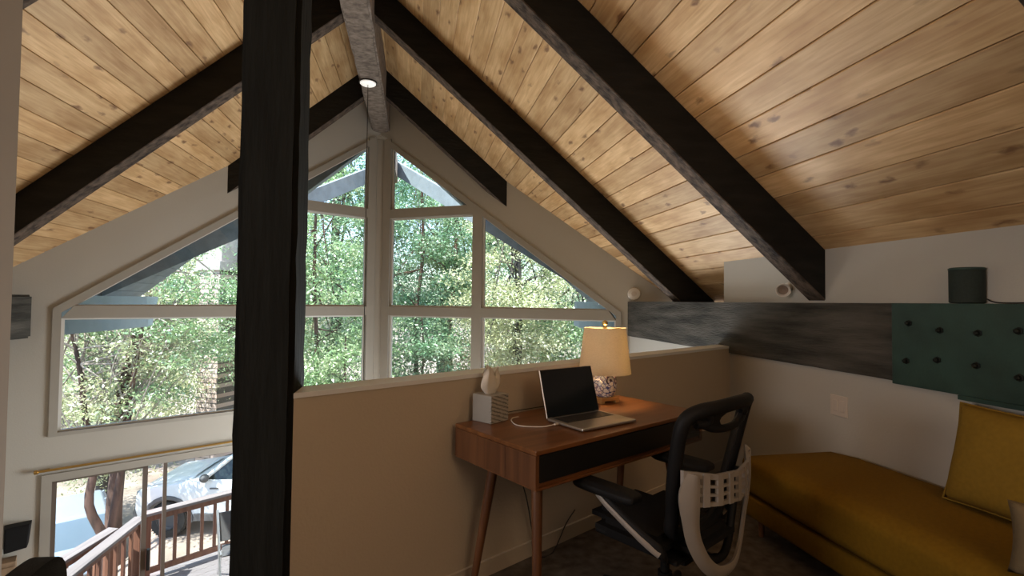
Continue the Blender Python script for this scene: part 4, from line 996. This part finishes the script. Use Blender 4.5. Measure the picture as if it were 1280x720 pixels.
T = [
 # x, y, label, h, r0, crown, leaf, bark, kw
 (-5.9, 11.2, 'leaning tree with a bare forked trunk in front of the silver car', 5.4, .088, (-.5, .6, 4.5, 1.9, 1.3, 1.65), 'leafC', 'bark', dict(lean=(-.9, .3), nbr=60, ncl=30, seed=2)),
 (-5.92, 11.45, 'slim trunk leaning right in front of the silver car', 6.2, .078, (.3, .6, 4.8, 1.5, 1.2, 1.8), 'leafA', 'bark', dict(lean=(.5, .4), nbr=50, ncl=24, seed=3)),
 (-6.19, 12.18, 'thick reddish trunked tree left of the white vehicle', 8.4, .145, (.2, .8, 5.9, 1.8, 1.5, 2.4), 'leafA', 'bark', dict(lean=(.2, .3), nbr=50, ncl=40, seed=4)),
 (-9.3, 17.5, 'bushy pale tree at the far left of the gable window', 7.5, .2, (0, 0, 4.6, 3.0, 2.2, 3.2), 'leafC', 'bark_dark', dict(ncl=110, seed=5, size=.05, nper=300, spread=.34)),
 (-4.9, 17.0, 'leafy tree in front of the brick chimney', 9, .2, (.2, 0, 4.4, 1.5, 1.5, 2.4), 'leafA', 'bark_dark', dict(ncl=60, seed=6, size=.048)),
 (-2.3, 12.6, 'bright leafy tree filling the pane just right of the post', 9, .07, (.2, .2, 5.2, 1.7, 1.6, 3.6), 'leafA', 'bark', dict(ncl=120, seed=7)),
 (.1, 14.3, 'green tree behind the central mullion', 10, .08, (-.2, .2, 5.6, 2.0, 1.8, 3.6), 'leafB', 'bark', dict(ncl=120, seed=8)),
 (1.05, 14.6, 'thin straight reddish trunk seen in the lower right middle pane', 9, .095, (.3, .6, 6.6, 1.6, 1.4, 2.0), 'leafA', 'bark', dict(ncl=70, seed=9, lean=(.05, .2))),
 (2.5, 12.4, 'pale green tree in the right middle pane', 8, .15, (.0, .2, 4.6, 1.5, 1.4, 2.6), 'leafC', 'bark_dark', dict(ncl=90, seed=10)),
 (4.6, 13.0, 'bright green tree behind the lamp in the right sloping pane', 8, .17, (.0, .2, 4.2, 2.2, 1.8, 2.6), 'leafA', 'bark_dark', dict(ncl=120, seed=12)),
 (-1.5, 11.6, 'low bushy tree in the lower pane left of the central mullion', 4.2, .05, (.0, .2, 2.9, 1.2, 1.0, 1.2), 'leafA', 'bark', dict(ncl=45, seed=21, nbr=12)),
 (.15, 13.0, 'low bushy tree in the lower pane right of the central mullion', 4.4, .05, (.0, .2, 3.0, 1.1, 1.0, 1.2), 'leafB', 'bark', dict(ncl=45, seed=22, nbr=12)),
 (2.0, 14.6, 'low pale bush in the lower pane above the tissue box', 4.4, .05, (.0, .2, 3.0, 1.2, 1.0, 1.3), 'leafC', 'bark', dict(ncl=45, seed=23, nbr=12)),
 (-2.9, 19.5, 'tall dark green tree farther back right of the post', 13, .25, (0, 0, 7.2, 2.6, 2.2, 5.4), 'leafB', 'bark_dark', dict(ncl=130, seed=13, size=.07, nper=300, spread=.40)),
 (1.2, 21.0, 'tall tree farther back behind the central mullion', 13, .25, (0, 0, 7.0, 3.0, 2.4, 5.0), 'leafB', 'bark_dark', dict(ncl=130, seed=14, size=.07, nper=300, spread=.40)),
 (5.2, 20.0, 'tall mid green tree farther back at the right panes', 12, .25, (0, 0, 6.2, 3.0, 2.4, 4.6), 'leafB', 'bark_dark', dict(ncl=130, seed=15, size=.07, nper=300, spread=.40)),
 (-12.5, 24.0, 'broad tree far back at the left edge of the window', 11, .3, (0, 0, 6.0, 4.2, 3, 4.4), 'leafB', 'bark_dark', dict(ncl=130, seed=16, size=.085, nper=300, spread=.48)),
 (-7.4, 25.0, 'broad pale tree far back behind the brick chimney', 12, .3, (0, 0, 6.4, 3.8, 3, 4.6), 'leafC', 'bark_dark', dict(ncl=130, seed=17, size=.085, nper=300, spread=.48)),
 (9.5, 19.0, 'round green tree far right beyond the wall beam', 10, .25, (0, 0, 5.2, 3.0, 2.4, 4.0), 'leafA', 'bark_dark', dict(ncl=100, seed=18, size=.07, nper=300, spread=.40)),
]
for x, y, lb_, h, r0, cr_, lm, bk_, kw in T: tree(x, y, lb_, h, r0, cr_, M[lm], M[bk_], **kw)

# ------------------------------------------------------------------ light
w = bpy.data.worlds.new('World'); SC.world = w; w.use_nodes = True; nt = w.node_tree
bg = nt.nodes['Background']; sk = nt.nodes.new('ShaderNodeTexSky'); sk.sky_type = 'NISHITA'; sk.sun_disc = False; sk.sun_elevation = R(55); sk.sun_rotation = R(100); sk.dust_density = 2.0
nt.links.new(sk.outputs[0], bg.inputs[0]); bg.inputs[1].default_value = .80
def light(kind, name, loc, energy, col=(1, 1, 1), **k):
    d = bpy.data.lights.new(name, kind); d.energy = energy; d.color = col
    for a_, v_ in k.items(): setattr(d, a_, v_)
    o = bpy.data.objects.new(name, d); COL.objects.link(o); o.location = loc; return o
s = light('SUN', 'sun', (0, 0, 20), 15.0, (1, .96, .88), angle=R(.6)); s.rotation_euler = Vector((-.42, -.30, .85)).to_track_quat('Z', 'Y').to_euler()
# table lamp bulb
bl_ = light('POINT', 'lamp_bulb_light', at_hw(1.085, .165, .7605 + .31), 17.0, (1, .62, .28), shadow_soft_size=.03)
# pendant in the great room
light('POINT', 'pendant_light', (-.545, 5.698, -.30), 88, (1, .97, .90), shadow_soft_size=.3)
# unseen area light added inside the hidden lower door to lift the ceiling
p = RG(2.3, -1.45, -.25); a1 = light('AREA', 'great_room_fill', p, 250, (.90, .96, 1.0), shape='RECTANGLE', size=2.0, size_y=1.9)
a1.rotation_euler = (-(Vector((-SA, -CA, .25)))).to_track_quat('Z', 'Y').to_euler()
# unseen warm point light added behind the camera to brighten the loft
light('POINT', 'loft_warm_fill', (.9, -1.2, 2.2), 56, (1, .74, .50), shadow_soft_size=.5)

# unseen area light added for a supposed side window; the wall has no opening
a2 = light('AREA', 'side_daylight_fill', (-3.3, .1, 1.75), 88, (1.0, .93, .90), shape='RECTANGLE', size=1.5, size_y=1.0)
a2.rotation_euler = Vector((-1, -.12, .05)).to_track_quat('Z', 'Y').to_euler()

# ------------------------------------------------------------------ camera
cd = bpy.data.cameras.new('camera'); cam = bpy.data.objects.new('camera', cd); COL.objects.link(cam)
cd.sensor_width = 36; cd.lens = 626.58 / 1280 * 36; cd.clip_start = .05; cd.clip_end = 300
yw, pt, rl = R(10.8551), R(1.5481), R(.642)
fwd = Vector((math.sin(yw) * math.cos(pt), math.cos(yw) * math.cos(pt), math.sin(pt))); rt = Vector((math.cos(yw), -math.sin(yw), 0)); upv = rt.cross(fwd)
r2 = rt * math.cos(rl) + upv * math.sin(rl); u2 = -rt * math.sin(rl) + upv * math.cos(rl)
cam.matrix_world = Matrix(((r2.x, u2.x, -fwd.x, 0), (r2.y, u2.y, -fwd.y, 0), (r2.z, u2.z, -fwd.z, 1.3), (0, 0, 0, 1)))
SC.camera = cam
vs = SC.view_settings; SC.display_settings.display_device = 'sRGB'; vs.view_transform = 'Standard'; vs.look = 'None'; vs.exposure = 0.0; vs.gamma = 1.0; vs.use_curve_mapping = False
SC.cycles.use_denoising = True
SC.cycles.max_bounces = 10; SC.cycles.diffuse_bounces = 6; SC.cycles.transparent_max_bounces = 16; SC.cycles.sample_clamp_indirect = 8; SC.cycles.caustics_reflective = False; SC.cycles.caustics_refractive = False
